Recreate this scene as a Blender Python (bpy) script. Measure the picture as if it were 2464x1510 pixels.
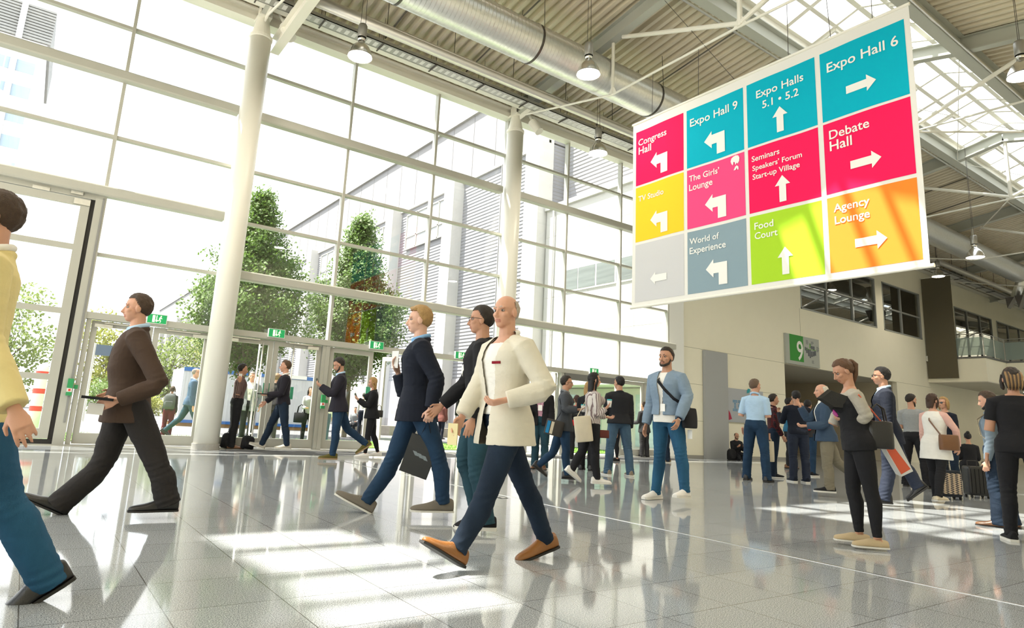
import bpy, bmesh, math, random
from mathutils import Vector, Matrix, noise
random.seed(7)
R = math.radians
scene = bpy.context.scene
for o in list(bpy.data.objects):
    bpy.data.objects.remove(o)

# ------------------------------------------------------------------ camera
F_PX, YAW, PITCH, ROLL, CX, CY = 1559.86, 0.600246, 0.198432, 0.0557991, 1165.72, 694.995
CAM = Vector((0, 0, 0.97))
_fwd = Vector((math.sin(YAW) * math.cos(PITCH), math.cos(YAW) * math.cos(PITCH), math.sin(PITCH)))
_r0 = Vector((math.cos(YAW), -math.sin(YAW), 0))
_u0 = _r0.cross(_fwd)
_rt = _r0 * math.cos(ROLL) + _u0 * math.sin(ROLL)
_up = -_r0 * math.sin(ROLL) + _u0 * math.cos(ROLL)
cam = bpy.data.cameras.new('camera')
cam.sensor_width = 36.0
cam.lens = F_PX / 2464 * 36.0
cam.shift_x = (1232 - CX) / 2464
cam.shift_y = (CY - 755) / 2464
cam.clip_start, cam.clip_end = 0.05, 2000
camo = bpy.data.objects.new('camera', cam)
camo.matrix_world = Matrix(((_rt.x, _up.x, -_fwd.x, CAM.x), (_rt.y, _up.y, -_fwd.y, CAM.y), (_rt.z, _up.z, -_fwd.z, CAM.z), (0, 0, 0, 1)))
scene.collection.objects.link(camo)
scene.camera = camo

# ------------------------------------------------------------------ sky, sun, exposure
world = bpy.data.worlds.new('sky')
scene.world = world
world.use_nodes = True
_wt = world.node_tree
_wt.nodes.clear()
def _wn(t, **kw):
    n = _wt.nodes.new(t)
    for k, v in kw.items():
        setattr(n, k, v)
    return n
_tc = _wn('ShaderNodeTexCoord')
_mp = _wn('ShaderNodeMapping')
_mp.inputs['Scale'].default_value = (1.2, 1.2, 3.2)
_cl = _wn('ShaderNodeTexNoise')
_cl.inputs['Scale'].default_value = 2.2
_cl.inputs['Detail'].default_value = 6
_rp = _wn('ShaderNodeValToRGB')
_rp.color_ramp.elements[0].position, _rp.color_ramp.elements[0].color = 0.36, (0.80, 0.90, 1.0, 1)
_rp.color_ramp.elements[1].position, _rp.color_ramp.elements[1].color = 0.62, (1.0, 0.985, 0.95, 1)
_bg = _wn('ShaderNodeBackground')
_bg.inputs['Strength'].default_value = 1.1
_wo = _wn('ShaderNodeOutputWorld')
for a, b in ((_tc.outputs['Generated'], _mp.inputs['Vector']), (_mp.outputs[0], _cl.inputs['Vector']), (_cl.outputs['Fac'], _rp.inputs['Fac']), (_rp.outputs[0], _bg.inputs['Color']), (_bg.outputs[0], _wo.inputs['Surface'])):
    _wt.links.new(a, b)

sun = bpy.data.lights.new('sun', 'SUN')
sun.energy = 6.0
sun.angle = R(0.9)
sun.color = (1.0, 0.94, 0.83)
suno = bpy.data.objects.new('sun', sun)
suno.rotation_euler = Vector((-0.40, 0.28, 1.0)).to_track_quat('Z', 'Y').to_euler()
suno.location = (-20, 20, 60)
scene.collection.objects.link(suno)

scene.view_settings.view_transform = 'Standard'
scene.view_settings.look = 'None'
scene.view_settings.gamma = 1.0
scene.view_settings.use_curve_mapping = False
scene.view_settings.exposure = 1.65
cy = scene.cycles
cy.max_bounces, cy.diffuse_bounces, cy.glossy_bounces = 10, 5, 3
cy.transmission_bounces, cy.transparent_max_bounces = 4, 24
cy.caustics_reflective = cy.caustics_refractive = False
cy.sample_clamp_indirect = 6.0
cy.use_denoising = True

# ------------------------------------------------------------------ pixel helpers (2464 x 1510 frame) used to survey the photo
def ray(px, py):
    return _rt * ((px - CX) / F_PX) - _up * ((py - CY) / F_PX) + _fwd
def at_z(px, py, z=0.0):
    d = ray(px, py)
    return CAM + d * ((z - CAM.z) / d.z)
def at_y(px, py, y):
    d = ray(px, py)
    return CAM + d * (y / d.y)
def at_x(px, py, x):
    d = ray(px, py)
    return CAM + d * (x / d.x)
def depth_of(p):
    return (p - CAM).dot(_fwd)

# ------------------------------------------------------------------ materials
MATS = {}
def mat(name, col, rough=0.6, metal=0.0, noise_amt=0.0, noise_scale=20.0, bump=0.0, bump_scale=60.0, emit=0.0, spec=0.5, stretch=None):
    if name in MATS:
        return MATS[name]
    m = bpy.data.materials.new(name)
    m.use_nodes = True
    nt = m.node_tree
    b = nt.nodes['Principled BSDF']
    c = (col[0], col[1], col[2], 1)
    b.inputs['Base Color'].default_value = c
    b.inputs['Roughness'].default_value = rough
    b.inputs['Metallic'].default_value = metal
    b.inputs['Specular IOR Level'].default_value = spec
    if emit:
        b.inputs['Emission Color'].default_value = c
        b.inputs['Emission Strength'].default_value = emit
    if noise_amt or bump:
        tc = nt.nodes.new('ShaderNodeTexCoord')
        src = tc.outputs['Object']
        if stretch:
            mp = nt.nodes.new('ShaderNodeMapping')
            mp.inputs['Scale'].default_value = stretch
            nt.links.new(src, mp.inputs['Vector'])
            src = mp.outputs[0]
    if noise_amt:
        n = nt.nodes.new('ShaderNodeTexNoise')
        n.inputs['Scale'].default_value = noise_scale
        n.inputs['Detail'].default_value = 5
        nt.links.new(src, n.inputs['Vector'])
        mx = nt.nodes.new('ShaderNodeMix')
        mx.data_type = 'RGBA'
        mx.inputs['A'].default_value = tuple(max(0, v * (1 - noise_amt)) for v in col[:3]) + (1,)
        mx.inputs['B'].default_value = tuple(min(1, v * (1 + noise_amt)) for v in col[:3]) + (1,)
        nt.links.new(n.outputs['Fac'], mx.inputs['Factor'])
        nt.links.new(mx.outputs['Result'], b.inputs['Base Color'])
    if bump:
        n2 = nt.nodes.new('ShaderNodeTexNoise')
        n2.inputs['Scale'].default_value = bump_scale
        n2.inputs['Detail'].default_value = 3
        nt.links.new(src, n2.inputs['Vector'])
        bp = nt.nodes.new('ShaderNodeBump')
        bp.inputs['Strength'].default_value = bump
        bp.inputs['Distance'].default_value = 0.01
        nt.links.new(n2.outputs['Fac'], bp.inputs['Height'])
        nt.links.new(bp.outputs[0], b.inputs['Normal'])
    MATS[name] = m
    return m

def glass(name, tint=(0.93, 0.95, 0.94), refl=1.0, rough=0.0, frost=0.0, base=0.07):
    if name in MATS:
        return MATS[name]
    m = bpy.data.materials.new(name)
    m.use_nodes = True
    nt = m.node_tree
    nt.nodes.clear()
    out = nt.nodes.new('ShaderNodeOutputMaterial')
    tr = nt.nodes.new('ShaderNodeBsdfTransparent')
    tr.inputs['Color'].default_value = tint + (1,)
    gl = nt.nodes.new('ShaderNodeBsdfGlossy')
    gl.inputs['Roughness'].default_value = rough
    gl.inputs['Color'].default_value = (refl, refl, refl, 1)
    lw = nt.nodes.new('ShaderNodeLayerWeight')     # reflection of a thin pane: 7 % head-on, rising at a grazing view, the same from both sides
    lw.inputs['Blend'].default_value = 0.5
    pw = nt.nodes.new('ShaderNodeMath'); pw.operation = 'POWER'
    pw.inputs[1].default_value = 4.0
    ma = nt.nodes.new('ShaderNodeMath'); ma.operation = 'MULTIPLY_ADD'
    ma.inputs[1].default_value, ma.inputs[2].default_value = 0.92 - base, base
    nt.links.new(lw.outputs['Facing'], pw.inputs[0])
    nt.links.new(pw.outputs[0], ma.inputs[0])
    mx = nt.nodes.new('ShaderNodeMixShader')
    nt.links.new(ma.outputs[0], mx.inputs['Fac'])
    first = tr.outputs[0]
    if frost:
        df = nt.nodes.new('ShaderNodeBsdfDiffuse')
        df.inputs['Color'].default_value = tint + (1,)
        m2 = nt.nodes.new('ShaderNodeMixShader')
        m2.inputs['Fac'].default_value = frost
        nt.links.new(tr.outputs[0], m2.inputs[1])
        nt.links.new(df.outputs[0], m2.inputs[2])
        first = m2.outputs[0]
    nt.links.new(first, mx.inputs[1])
    nt.links.new(gl.outputs[0], mx.inputs[2])
    nt.links.new(mx.outputs[0], out.inputs['Surface'])
    MATS[name] = m
    return m

# ------------------------------------------------------------------ mesh builder
class MB:
    def __init__(s):
        s.v, s.f, s.m = [], [], []
    def add(s, verts, faces, mi=0):
        k = len(s.v)
        s.v += [Vector(v) for v in verts]
        s.f += [tuple(i + k for i in f) for f in faces]
        s.m += [mi] * len(faces)
        return s
    def box(s, a, b, mi=0):
        x0, y0, z0 = (min(p, q) for p, q in zip(a, b))
        x1, y1, z1 = (max(p, q) for p, q in zip(a, b))
        return s.add([(x0, y0, z0), (x1, y0, z0), (x1, y1, z0), (x0, y1, z0), (x0, y0, z1), (x1, y0, z1), (x1, y1, z1), (x0, y1, z1)],
                     [(0, 3, 2, 1), (4, 5, 6, 7), (0, 1, 5, 4), (1, 2, 6, 5), (2, 3, 7, 6), (3, 0, 4, 7)], mi)
    def bar(s, p, q, w, h, up=(0, 0, 1), mi=0):     # rectangular bar from p to q, h along up
        p, q = Vector(p), Vector(q)
        t = (q - p).normalized()
        sd = t.cross(Vector(up)).normalized()
        u = sd.cross(t)
        vs = [e + sd * a * w / 2 + u * b * h / 2 for e in (p, q) for a, b in ((-1, -1), (1, -1), (1, 1), (-1, 1))]
        return s.add(vs, [(0, 3, 2, 1), (4, 5, 6, 7), (0, 1, 5, 4), (1, 2, 6, 5), (2, 3, 7, 6), (3, 0, 4, 7)], mi)
    def quad(s, a, b, c, d, mi=0):
        return s.add([a, b, c, d], [(0, 1, 2, 3)], mi)
    def loft(s, rings, mi=0, caps=True):
        n = len(rings[0])
        vs = [v for r in rings for v in r]
        fs = [(i * n + j, i * n + (j + 1) % n, (i + 1) * n + (j + 1) % n, (i + 1) * n + j) for i in range(len(rings) - 1) for j in range(n)]
        if caps:
            fs += [tuple(range(n - 1, -1, -1)), tuple((len(rings) - 1) * n + j for j in range(n))]
        return s.add(vs, fs, mi)
    def tube(s, pts, rad, n=12, ref=None, mi=0, caps=True):   # rad: number, list of numbers or list of (ra, rb); ra along ref
        pts = [Vector(p) for p in pts]
        if not isinstance(rad, (list, tuple)):
            rad = [rad] * len(pts)
        rings = []
        side = None
        for i, p in enumerate(pts):
            t = (pts[min(i + 1, len(pts) - 1)] - pts[max(i - 1, 0)])
            if t.length < 1e-9:
                t = Vector((0, 0, 1))
            t.normalize()
            if ref is not None:
                a = Vector(ref)
            else:
                a = side if side is not None else (Vector((0, 0, 1)) if abs(t.z) < 0.9 else Vector((1, 0, 0)))
            a = a - t * a.dot(t)
            if a.length < 1e-5:
                a = t.orthogonal()
            a.normalize()
            side = a
            b = t.cross(a)
            ra, rb = rad[i] if isinstance(rad[i], (list, tuple)) else (rad[i], rad[i])
            rings.append([p + a * (ra * math.cos(2 * math.pi * k / n)) + b * (rb * math.sin(2 * math.pi * k / n)) for k in range(n)])
        return s.loft(rings, mi, caps)
    def ball(s, c, r, n=14, m=9, mi=0, rot=None):
        c = Vector(c)
        if not isinstance(r, (list, tuple)):
            r = (r, r, r)
        rings = []
        for i in range(1, m):
            th = math.pi * i / m
            ring = [Vector((r[0] * math.sin(th) * math.cos(2 * math.pi * k / n), r[1] * math.sin(th) * math.sin(2 * math.pi * k / n), -r[2] * math.cos(th))) for k in range(n)]
            rings.append([c + (rot @ v if rot else v) for v in ring])
        k0 = len(s.v)
        s.loft(rings, mi, caps=False)
        bot, top = Vector((0, 0, -r[2])), Vector((0, 0, r[2]))
        s.v += [c + (rot @ bot if rot else bot), c + (rot @ top if rot else top)]
        nb, ntp = len(s.v) - 2, len(s.v) - 1
        last = k0 + (m - 2) * n
        for k in range(n):
            s.f.append((nb, k0 + (k + 1) % n, k0 + k)); s.m.append(mi)
            s.f.append((ntp, last + k, last + (k + 1) % n)); s.m.append(mi)
        return s
    def lathe(s, prof, c=(0, 0, 0), n=24, mi=0):   # prof: list of (r, z)
        c = Vector(c)
        rings = [[c + Vector((r * math.cos(2 * math.pi * k / n), r * math.sin(2 * math.pi * k / n), z)) for k in range(n)] for r, z in prof]
        return s.loft(rings, mi, caps=False)
    def prism(s, poly, a, b, axis='z', mi=0):      # polygon (u, v) pushed from a to b along an axis
        def P(u, v, w):
            return {'z': (u, v, w), 'y': (u, w, v), 'x': (w, u, v)}[axis]
        n = len(poly)
        vs = [P(u, v, a) for u, v in poly] + [P(u, v, b) for u, v in poly]
        fs = [tuple(range(n - 1, -1, -1)), tuple(range(n, 2 * n))] + [(i, (i + 1) % n, n + (i + 1) % n, n + i) for i in range(n)]
        return s.add(vs, fs, mi)
    def build(s, name, mats, parent=None, smooth=False, fix=True, local=False):
        me = bpy.data.meshes.new(name)
        off = Vector((0, 0, 0))
        if parent is not None and not local:
            off = parent['_w'] if '_w' in parent.keys() else off
            off = Vector(off)
        me.from_pydata([v - off for v in s.v], [], s.f)
        if not isinstance(mats, (list, tuple)):
            mats = [mats]
        for m in mats:
            me.materials.append(m)
        me.polygons.foreach_set('material_index', s.m)
        if fix:
            bm = bmesh.new(); bm.from_mesh(me)
            bmesh.ops.recalc_face_normals(bm, faces=bm.faces)
            bm.to_mesh(me); bm.free()
        if smooth:
            me.polygons.foreach_set('use_smooth', [True] * len(me.polygons))
        o = bpy.data.objects.new(name, me)
        scene.collection.objects.link(o)
        if parent is not None:
            o.parent = parent
            if '_w' in parent.keys():
                o['_w'] = list(off)
        return o

def tag(o, label=None, cat=None, group=None, kind=None):
    if label: o['label'] = label
    if cat: o['category'] = cat
    if group: o['group'] = group
    if kind: o['kind'] = kind
    return o
def empty(name, loc=(0, 0, 0), label=None, cat=None, group=None, kind=None):
    o = bpy.data.objects.new(name, None)
    o.location = loc
    o['_w'] = list(loc)
    o.empty_display_size = 0.1
    scene.collection.objects.link(o)
    return tag(o, label, cat, group, kind)
def struct(o, label=None, cat=None):
    o['kind'] = 'structure'
    return tag(o, label, cat)
def copy_tree(o, parent=None, **kw):
    c = o.copy()
    scene.collection.objects.link(c)
    if parent is not None:
        c.parent = parent
    for ch in list(o.children):
        copy_tree(ch, c)
    return c
# ================================================================== the hall
M_FRAME = mat('aluminium_frame', (0.45, 0.445, 0.39), 0.45, 0.0, noise_amt=0.05, noise_scale=3)
M_WHITE = mat('cream_steel_paint', (0.79, 0.77, 0.69), 0.4)
M_WALL = mat('warm_white_plaster', (0.82, 0.78, 0.63), 0.75, noise_amt=0.03, noise_scale=1.5)
M_PIER = mat('white_plaster', (0.82, 0.82, 0.78), 0.7)
M_DECK = mat('roof_deck_metal', (0.70, 0.63, 0.49), 0.5, 0.0, noise_amt=0.12, noise_scale=2, stretch=(8, 0.5, 1))
M_BEAMG = mat('grey_beam_paint', (0.46, 0.47, 0.42), 0.5)
M_DARK = mat('black_rubber', (0.02, 0.018, 0.016), 0.7)
M_GLASS = glass('clear_glass', (0.95, 0.965, 0.96))
M_SKYG = glass('roof_glass', (0.93, 0.95, 0.95))
M_STEEL = mat('brushed_steel', (0.75, 0.74, 0.70), 0.28, 1.0)
M_GALV = mat('galvanised_metal', (0.72, 0.72, 0.69), 0.36, 0.9, noise_amt=0.12, noise_scale=14)
M_RED = mat('signal_red', (0.75, 0.05, 0.03), 0.45)
M_SIGNW = mat('sign_white', (0.85, 0.84, 0.80), 0.5)

# ---------- floor: polished granite tiles 0.565 x 0.545 m
def floor_material():
    m = bpy.data.materials.new('polished_granite')
    m.use_nodes = True
    nt = m.node_tree; L = nt.links.new
    b = nt.nodes['Principled BSDF']
    tc = nt.nodes.new('ShaderNodeTexCoord')
    sx = nt.nodes.new('ShaderNodeSeparateXYZ'); L(tc.outputs['Object'], sx.inputs[0])
    def math_(op, a, bb=None, c=None):
        n = nt.nodes.new('ShaderNodeMath'); n.operation = op
        for i, v in enumerate((a, bb, c)):
            if v is None: continue
            if isinstance(v, (int, float)): n.inputs[i].default_value = v
            else: L(v, n.inputs[i])
        return n.outputs[0]
    lines, cells = [], []
    for ax, off, per in (('X', 0.13, 0.565), ('Y', 2.45, 0.545)):
        t = math_('DIVIDE', math_('SUBTRACT', sx.outputs[ax], off), per)
        fr = math_('FRACT', t)
        cells.append(math_('FLOOR', t))
        d = math_('MULTIPLY', math_('MINIMUM', fr, math_('SUBTRACT', 1.0, fr)), per)
        lines.append(math_('LESS_THAN', d, 0.0026))
    ln = math_('MAXIMUM', lines[0], lines[1])
    cb = nt.nodes.new('ShaderNodeCombineXYZ'); L(cells[0], cb.inputs[0]); L(cells[1], cb.inputs[1])
    wn = nt.nodes.new('ShaderNodeTexWhiteNoise'); L(cb.outputs[0], wn.inputs['Vector'])
    n1 = nt.nodes.new('ShaderNodeTexNoise'); n1.inputs['Scale'].default_value = 170; n1.inputs['Detail'].default_value = 2
    L(tc.outputs['Object'], n1.inputs['Vector'])
    rp = nt.nodes.new('ShaderNodeValToRGB')
    e = rp.color_ramp.elements
    e[0].position, e[0].color = 0.40, (0.155, 0.168, 0.18, 1)
    e[1].position, e[1].color = 0.60, (0.54, 0.565, 0.575, 1)
    e2 = rp.color_ramp.elements.new(0.5); e2.color = (0.335, 0.355, 0.37, 1)
    L(n1.outputs['Fac'], rp.inputs[0])
    tone = math_('MULTIPLY_ADD', wn.outputs['Value'], 0.10, 0.95)
    mul = nt.nodes.new('ShaderNodeMix'); mul.data_type = 'RGBA'; mul.blend_type = 'MULTIPLY'; mul.inputs['Factor'].default_value = 1
    L(rp.outputs[0], mul.inputs['A']); L(tone, mul.inputs['B'])
    mx = nt.nodes.new('ShaderNodeMix'); mx.data_type = 'RGBA'
    L(ln, mx.inputs['Factor']); L(mul.outputs['Result'], mx.inputs['A'])
    mx.inputs['B'].default_value = (0.10, 0.10, 0.095, 1)
    L(mx.outputs['Result'], b.inputs['Base Color'])
    b.inputs['Roughness'].default_value = 0.07
    b.inputs['Specular IOR Level'].default_value = 0.32
    n2 = nt.nodes.new('ShaderNodeTexNoise'); n2.inputs['Scale'].default_value = 1.3; n2.inputs['Detail'].default_value = 2
    L(tc.outputs['Object'], n2.inputs['Vector'])
    L(math_('MULTIPLY_ADD', n2.outputs['Fac'], 0.08, 0.025), b.inputs['Roughness'])
    return m
X_W, X_E, Y_S, Y_N = -9.0, 76.0, -1.0, 16.0
fl = MB().box((X_W, Y_S, -0.2), (X_E, 16.12, 0)).build('floor', floor_material())
struct(fl)
struct(MB().box((5.385, Y_S, 0.0), (5.41, 15.0, 0.003)).build('trim_floor_strip', M_STEEL))
struct(MB().box((X_W, 15.62, 0.0), (19.4, 15.72, 0.006)).box((X_W, 15.86, 0.0), (19.4, 16.1, 0.02)).build('trim_door_sill', M_STEEL))

# ---------- roof
def deck_z(y):
    return 10.90 + 0.155 * (16 - y) if y > 7.55 else 10.90 + 0.155 * (y + 0.9)
def deck(y0, y1, name):
    mb = MB()
    prof = []
    x = X_W
    while x < X_E:
        prof += [(x, 0), (x + 0.11, 0), (x + 0.145, 0.13), (x + 0.245, 0.13)]
        x += 0.28
    prof.append((x, 0))
    a = [(px, y0, deck_z(y0) + pz) for px, pz in prof]
    b = [(px, y1, deck_z(y1) + pz) for px, pz in prof]
    n = len(prof)
    mb.add(a + b, [(i, i + 1, n + i + 1, n + i) for i in range(n - 1)])
    # weather skin on top of the ribs
    mb.quad((X_W, y0, deck_z(y0) + 0.2), (X_E, y0, deck_z(y0) + 0.2), (X_E, y1, deck_z(y1) + 0.2), (X_W, y1, deck_z(y1) + 0.2))
    return struct(mb.build(name, M_DECK))
deck(16.35, 9.05, 'ceiling')
deck(6.05, -1.2, 'ceiling')

def ibeam(mb, p, q, h=0.45, w=0.24, tf=0.03, tw=0.03):
    p, q = Vector(p), Vector(q)
    u = Vector((0, 0, 1))
    mb.bar(p + u * (h - tf / 2), q + u * (h - tf / 2), w, tf)
    mb.bar(p + u * tf / 2, q + u * tf / 2, w, tf)
    mb.bar(p + u * h / 2, q + u * h / 2, tw, h - 2 * tf)
    return mb
BAYX = [-4.6, 3.43, 11.5, 19.54, 27.58, 35.62, 43.66, 51.7, 59.74, 67.78]
for i, x in enumerate(BAYX):
    mb = MB()
    bz = lambda y: deck_z(y) - 0.46
    ibeam(mb, (x, 15.8, bz(15.8)), (x, 8.9, bz(8.9)))
    ibeam(mb, (x, 8.9, bz(8.9)), (x, 7.55, bz(8.9) + 0.3), 0.4)
    ibeam(mb, (x, 7.55, bz(8.9) + 0.3), (x, 6.2, bz(6.2)), 0.4)
    ibeam(mb, (x, 6.2, bz(6.2)), (x, -1, bz(-1)))
    o = struct(mb.build('roof_beam', M_BEAMG), 'steel roof beam crossing the hall under the corrugated deck')
    # tie-rod truss hung below the beam
    t = MB()
    rod = lambda a, b, r: t.tube([(x, *a), (x, *b)], r, 10)
    rod((15.1, 10.45), (11.3, 9.6), 0.03); rod((11.3, 9.6), (7.5, 9.68), 0.03)
    rod((7.5, 9.68), (3.7, 9.6), 0.03); rod((3.7, 9.6), (-0.4, 10.45), 0.03)
    rod((11.3, 9.6), (11.3, 11.1), 0.045); rod((3.7, 9.6), (3.7, 11.1), 0.045)
    rod((7.5, 9.68), (7.5, bz(8.9) + 0.3), 0.06)
    rod((7.5, 9.75), (10.95, 11.12), 0.055); rod((7.5, 9.75), (4.05, 11.12), 0.055)
    for yy, zz in ((11.3, 9.62), (3.7, 9.62), (7.5, 9.72)):
        t.prism([(yy - 0.16, zz - 0.03), (yy + 0.16, zz - 0.03), (yy + 0.06, zz + 0.17), (yy - 0.06, zz + 0.17)], x - 0.015, x + 0.015, 'x')
    t.bar((x, 15.35, 10.52), (x, 14.75, 10.62), 0.03, 0.3)
    struct(t.build('roof_truss', M_WHITE), 'white tie-rod truss under a roof beam')
# cross bracing tubes under the skylight
for (xa, xb) in ((19.54, 27.58), (27.58, 35.62), (35.62, 43.66)):
    t = MB()
    t.tube([(xa, 7.5, 9.72), (xb, 4.0, 11.0)], 0.035, 8).tube([(xa, 7.5, 9.72), (xb, 11.0, 11.0)], 0.02, 8)
    t.tube([(xa, 9.0, 11.5), (xb, 6.1, 11.5)], 0.012, 6).tube([(xa, 6.1, 11.5), (xb, 9.0, 11.5)], 0.012, 6)
    struct(t.build('roof_bracing', M_WHITE), 'thin white bracing under the skylight')
# long edge beams, parallel to the facade
edge = MB()
edge.box((X_W, 15.72, 10.56), (19.4, 16.08, 10.70)).box((X_W, 15.80, 10.70), (19.4, 15.84, 10.86)).box((X_W, 15.66, 10.84), (X_E, 15.98, 10.88))
struct(edge.build('trim_eaves_beam', M_WHITE))
sec = MB()
ibeam(sec, (X_W, 15.02, 10.60), (X_E, 15.02, 10.60), 0.30, 0.26)
struct(sec.build('trim_eaves_rail', M_WHITE))
# skylight: purlins, upstands, gable glazing
for y, nm in ((9.05, 'north'), (6.05, 'south')):
    p = MB(); ibeam(p, (X_W, y, 11.46), (X_E, y, 11.46), 0.5, 0.28)
    struct(p.build('trim_skylight_purlin', M_BEAMG))
    sg = -1 if y > 7 else 1
    u = MB().box((X_W, y, 11.96), (X_E, y + 0.06 * sg, 12.26)).box((X_W, y, 12.22), (X_E, y + 0.16 * sg, 12.28))
    struct(u.build('trim_skylight_upstand', M_WHITE))
    c = MB()
    c.tube([(X_W, y - sg * 0.2, 11.44), (X_E, y - sg * 0.2, 11.44)], 0.035, 8)
    struct(c.build('trim_conduit', M_STEEL))
GLAZED = [(-3.75, -2.45), (2.9, 8.65), (13.2, 76.0)]      # roof lights; solid panels added between them to shape the sun patches
bars = MB(); panes = MB(); panels = MB(); tilt = MB()
RZ, EZ = 12.74, 12.26
edges_x = [X_W] + [v for g in GLAZED for v in g]
for k in range(0, len(edges_x) - 1):
    x0, x1 = edges_x[k], edges_x[k + 1]
    if x1 - x0 < 0.01: continue
    if (x0, x1) in GLAZED:
        n = max(1, round((x1 - x0) / 1.34))
        for j in range(n + 1):
            x = x0 + (x1 - x0) * j / n
            wbar = 0.09 if j % 2 else 0.14
            bars.bar((x, 8.95, EZ), (x, 7.55, RZ), wbar, 0.09).bar((x, 6.15, EZ), (x, 7.55, RZ), wbar, 0.09)
        for (ya, yb) in ((8.92, 7.55), (6.18, 7.55)):
            panes.quad((x0, ya, EZ), (x1, ya, EZ), (x1, yb, RZ), (x0, yb, RZ))
            ym = (ya + yb) / 2
            bars.bar((x0, ym, (EZ + RZ) / 2), (x1, ym, (EZ + RZ) / 2), 0.12, 0.06)
        # some vent sashes: deeper frames
        for j in range(0, n, 3):
            xa, xb = x0 + (x1 - x0) * j / n + 0.08, x0 + (x1 - x0) * (j + 1) / n - 0.08
            for ya, yb in ((8.85, 8.28), (6.25, 6.82)):
                zz = lambda y: EZ + (RZ - EZ) * (1 - abs(y - 7.55) / 1.4) - 0.07
                for a_, b_ in (((xa, ya), (xb, ya)), ((xa, yb), (xb, yb)), ((xa, ya), (xa, yb)), ((xb, ya), (xb, yb))):
                    tilt.bar((*a_, zz(a_[1])), (*b_, zz(b_[1])), 0.07, 0.10)
    else:
        for (ya, yb) in ((8.95, 7.55), (6.15, 7.55)):
            panels.prism([(ya, EZ), (yb, RZ), (yb, RZ + 0.12), (ya, EZ + 0.12)], x0, x1, 'x')
bars.bar((X_W, 7.55, RZ), (X_E, 7.55, RZ), 0.14, 0.1)
sky_e = empty('window_1', (20, 7.55, 12.3), 'gabled glass skylight running along the ridge of the hall', 'skylight', kind='structure')
bars.build('glazing_bar', M_WHITE, sky_e)
panes.build('pane', M_SKYG, sky_e, fix=False)
panels.build('sun_blocking_panel', M_PIER, sky_e)  # unseen opaque stretches, added to block the sun
tilt.build('vent_sash', M_WHITE, sky_e)
# ---------- columns
for i, x in enumerate([-4.6, 3.43, 11.5]):
    c = empty('column', (x, 15.55, 0), 'round cream steel column, %s' % ['outside the view', 'the left and nearer one', 'the middle one by the glass wall'][i], 'column', kind='structure')
    MB().tube([(x, 15.55, 0.12), (x, 15.55, 10.0)], 0.265, 32).build('shaft', M_WHITE, c, smooth=True)
    MB().lathe([(0.262, 0), (0.29, 0), (0.29, 0.12), (0.262, 0.12)], (x, 15.55, 0), 32).build('foot', mat('speckled_skirting', (0.35, 0.34, 0.31), 0.6, noise_amt=0.5, noise_scale=150), c, smooth=False)
    hd = MB().lathe([(0.262, 9.96), (0.285, 9.98), (0.285, 10.05), (0.24, 10.07), (0.15, 10.52), (0.0, 10.52)], (x, 15.55, 0), 24)
    hd.box((x - 0.16, 15.3, 10.52), (x + 0.16, 15.8, 10.58))
    for a in (-0.1, 0.1):
        hd.bar((x + a, 15.55, 10.55), (x + a, 15.55, 10.9), 0.02, 0.3, (0, 1, 0))
    hd.build('column_head', M_WHITE, c)
wb = MB(); ibeam(wb, (3.86, 15.78, 9.86), (3.86, 6.0, 9.86), 0.42, 0.22)
for y in (14.5, 10.5, 7): wb.bar((3.86, y, 10.28), (3.86, y, deck_z(y)), 0.03, 0.03, (0, 1, 0))
struct(wb.build('crane_beam', M_WHITE), 'white I-beam reaching inward beside the left column')

# ---------- glass facade (plane y = 16)
MULL = [-7.26, -4.6, -1.93, 0.74, 3.43, 6.15, 8.86, 11.5, 14.13, 16.75, 19.34]
HEAD = 2.67
for i in range(len(MULL) - 1):
    x0, x1 = MULL[i], MULL[i + 1]
    tall = x1 < 1.0                                   # bays above the tall gate
    w = empty('window_%d' % (i + 2), (x0, 16, 5.4 if tall else HEAD), kind='structure')
    fr = MB()
    z0 = 5.30 if tall else HEAD
    fr.box((x0 - 0.035, 15.9, z0), (x0 + 0.035, 16.08, 10.58))
    if i == len(MULL) - 2: fr.box((x1 - 0.035, 15.9, 0), (x1 + 0.035, 16.08, 10.58))
    thick = (5.37, 8.07) if x1 < 3.5 else (4.0, 8.07)
    for z in (4.0, 5.35, 6.68, 8.07, 9.34):
        if z < z0 + 0.1: continue
        if any(abs(z - t) < 0.1 for t in thick):
            continue
        fr.box((x0 + 0.035, 15.93, z - 0.035), (x1 - 0.035, 16.06, z + 0.035))
    fr.build('window_frame', M_FRAME, w)
    gl = MB()
    zs = [z0] + [z for z in (4.0, 5.35, 6.68, 8.07, 9.34) if z > z0 + 0.1] + [10.58]
    for a, b in zip(zs[:-1], zs[1:]):
        gl.quad((x0 + 0.03, 16.0, a), (x1 - 0.03, 16.0, a), (x1 - 0.03, 16.0, b), (x0 + 0.03, 16.0, b))
    gl.build('pane', M_GLASS, w, fix=False)
def rail(x0, x1, z, name):
    m = MB()
    pr = [(-0.10, -0.11), (0.10, -0.11), (0.12, -0.08), (0.12, 0.08), (0.10, 0.11), (-0.10, 0.11), (-0.12, 0.08), (-0.12, -0.08)]
    m.prism([(15.84 + a, z + b) for a, b in pr], x0, x1, 'x')
    return struct(m.build(name, M_FRAME))
rail(X_W, 3.2, 5.36, 'trim_1'); rail(X_W, 3.2, 8.08, 'trim_2')
rail(3.66, 11.26, 4.02, 'trim_3'); rail(3.66, 11.26, 8.08, 'trim_4')
rail(11.74, 19.55, 4.02, 'trim_5'); rail(11.74, 19.36, 8.08, 'trim_6')
struct(MB().box((0.7, 15.86, 2.60), (19.36, 16.08, 2.74)).build('trim_door_head', M_FRAME))

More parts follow.
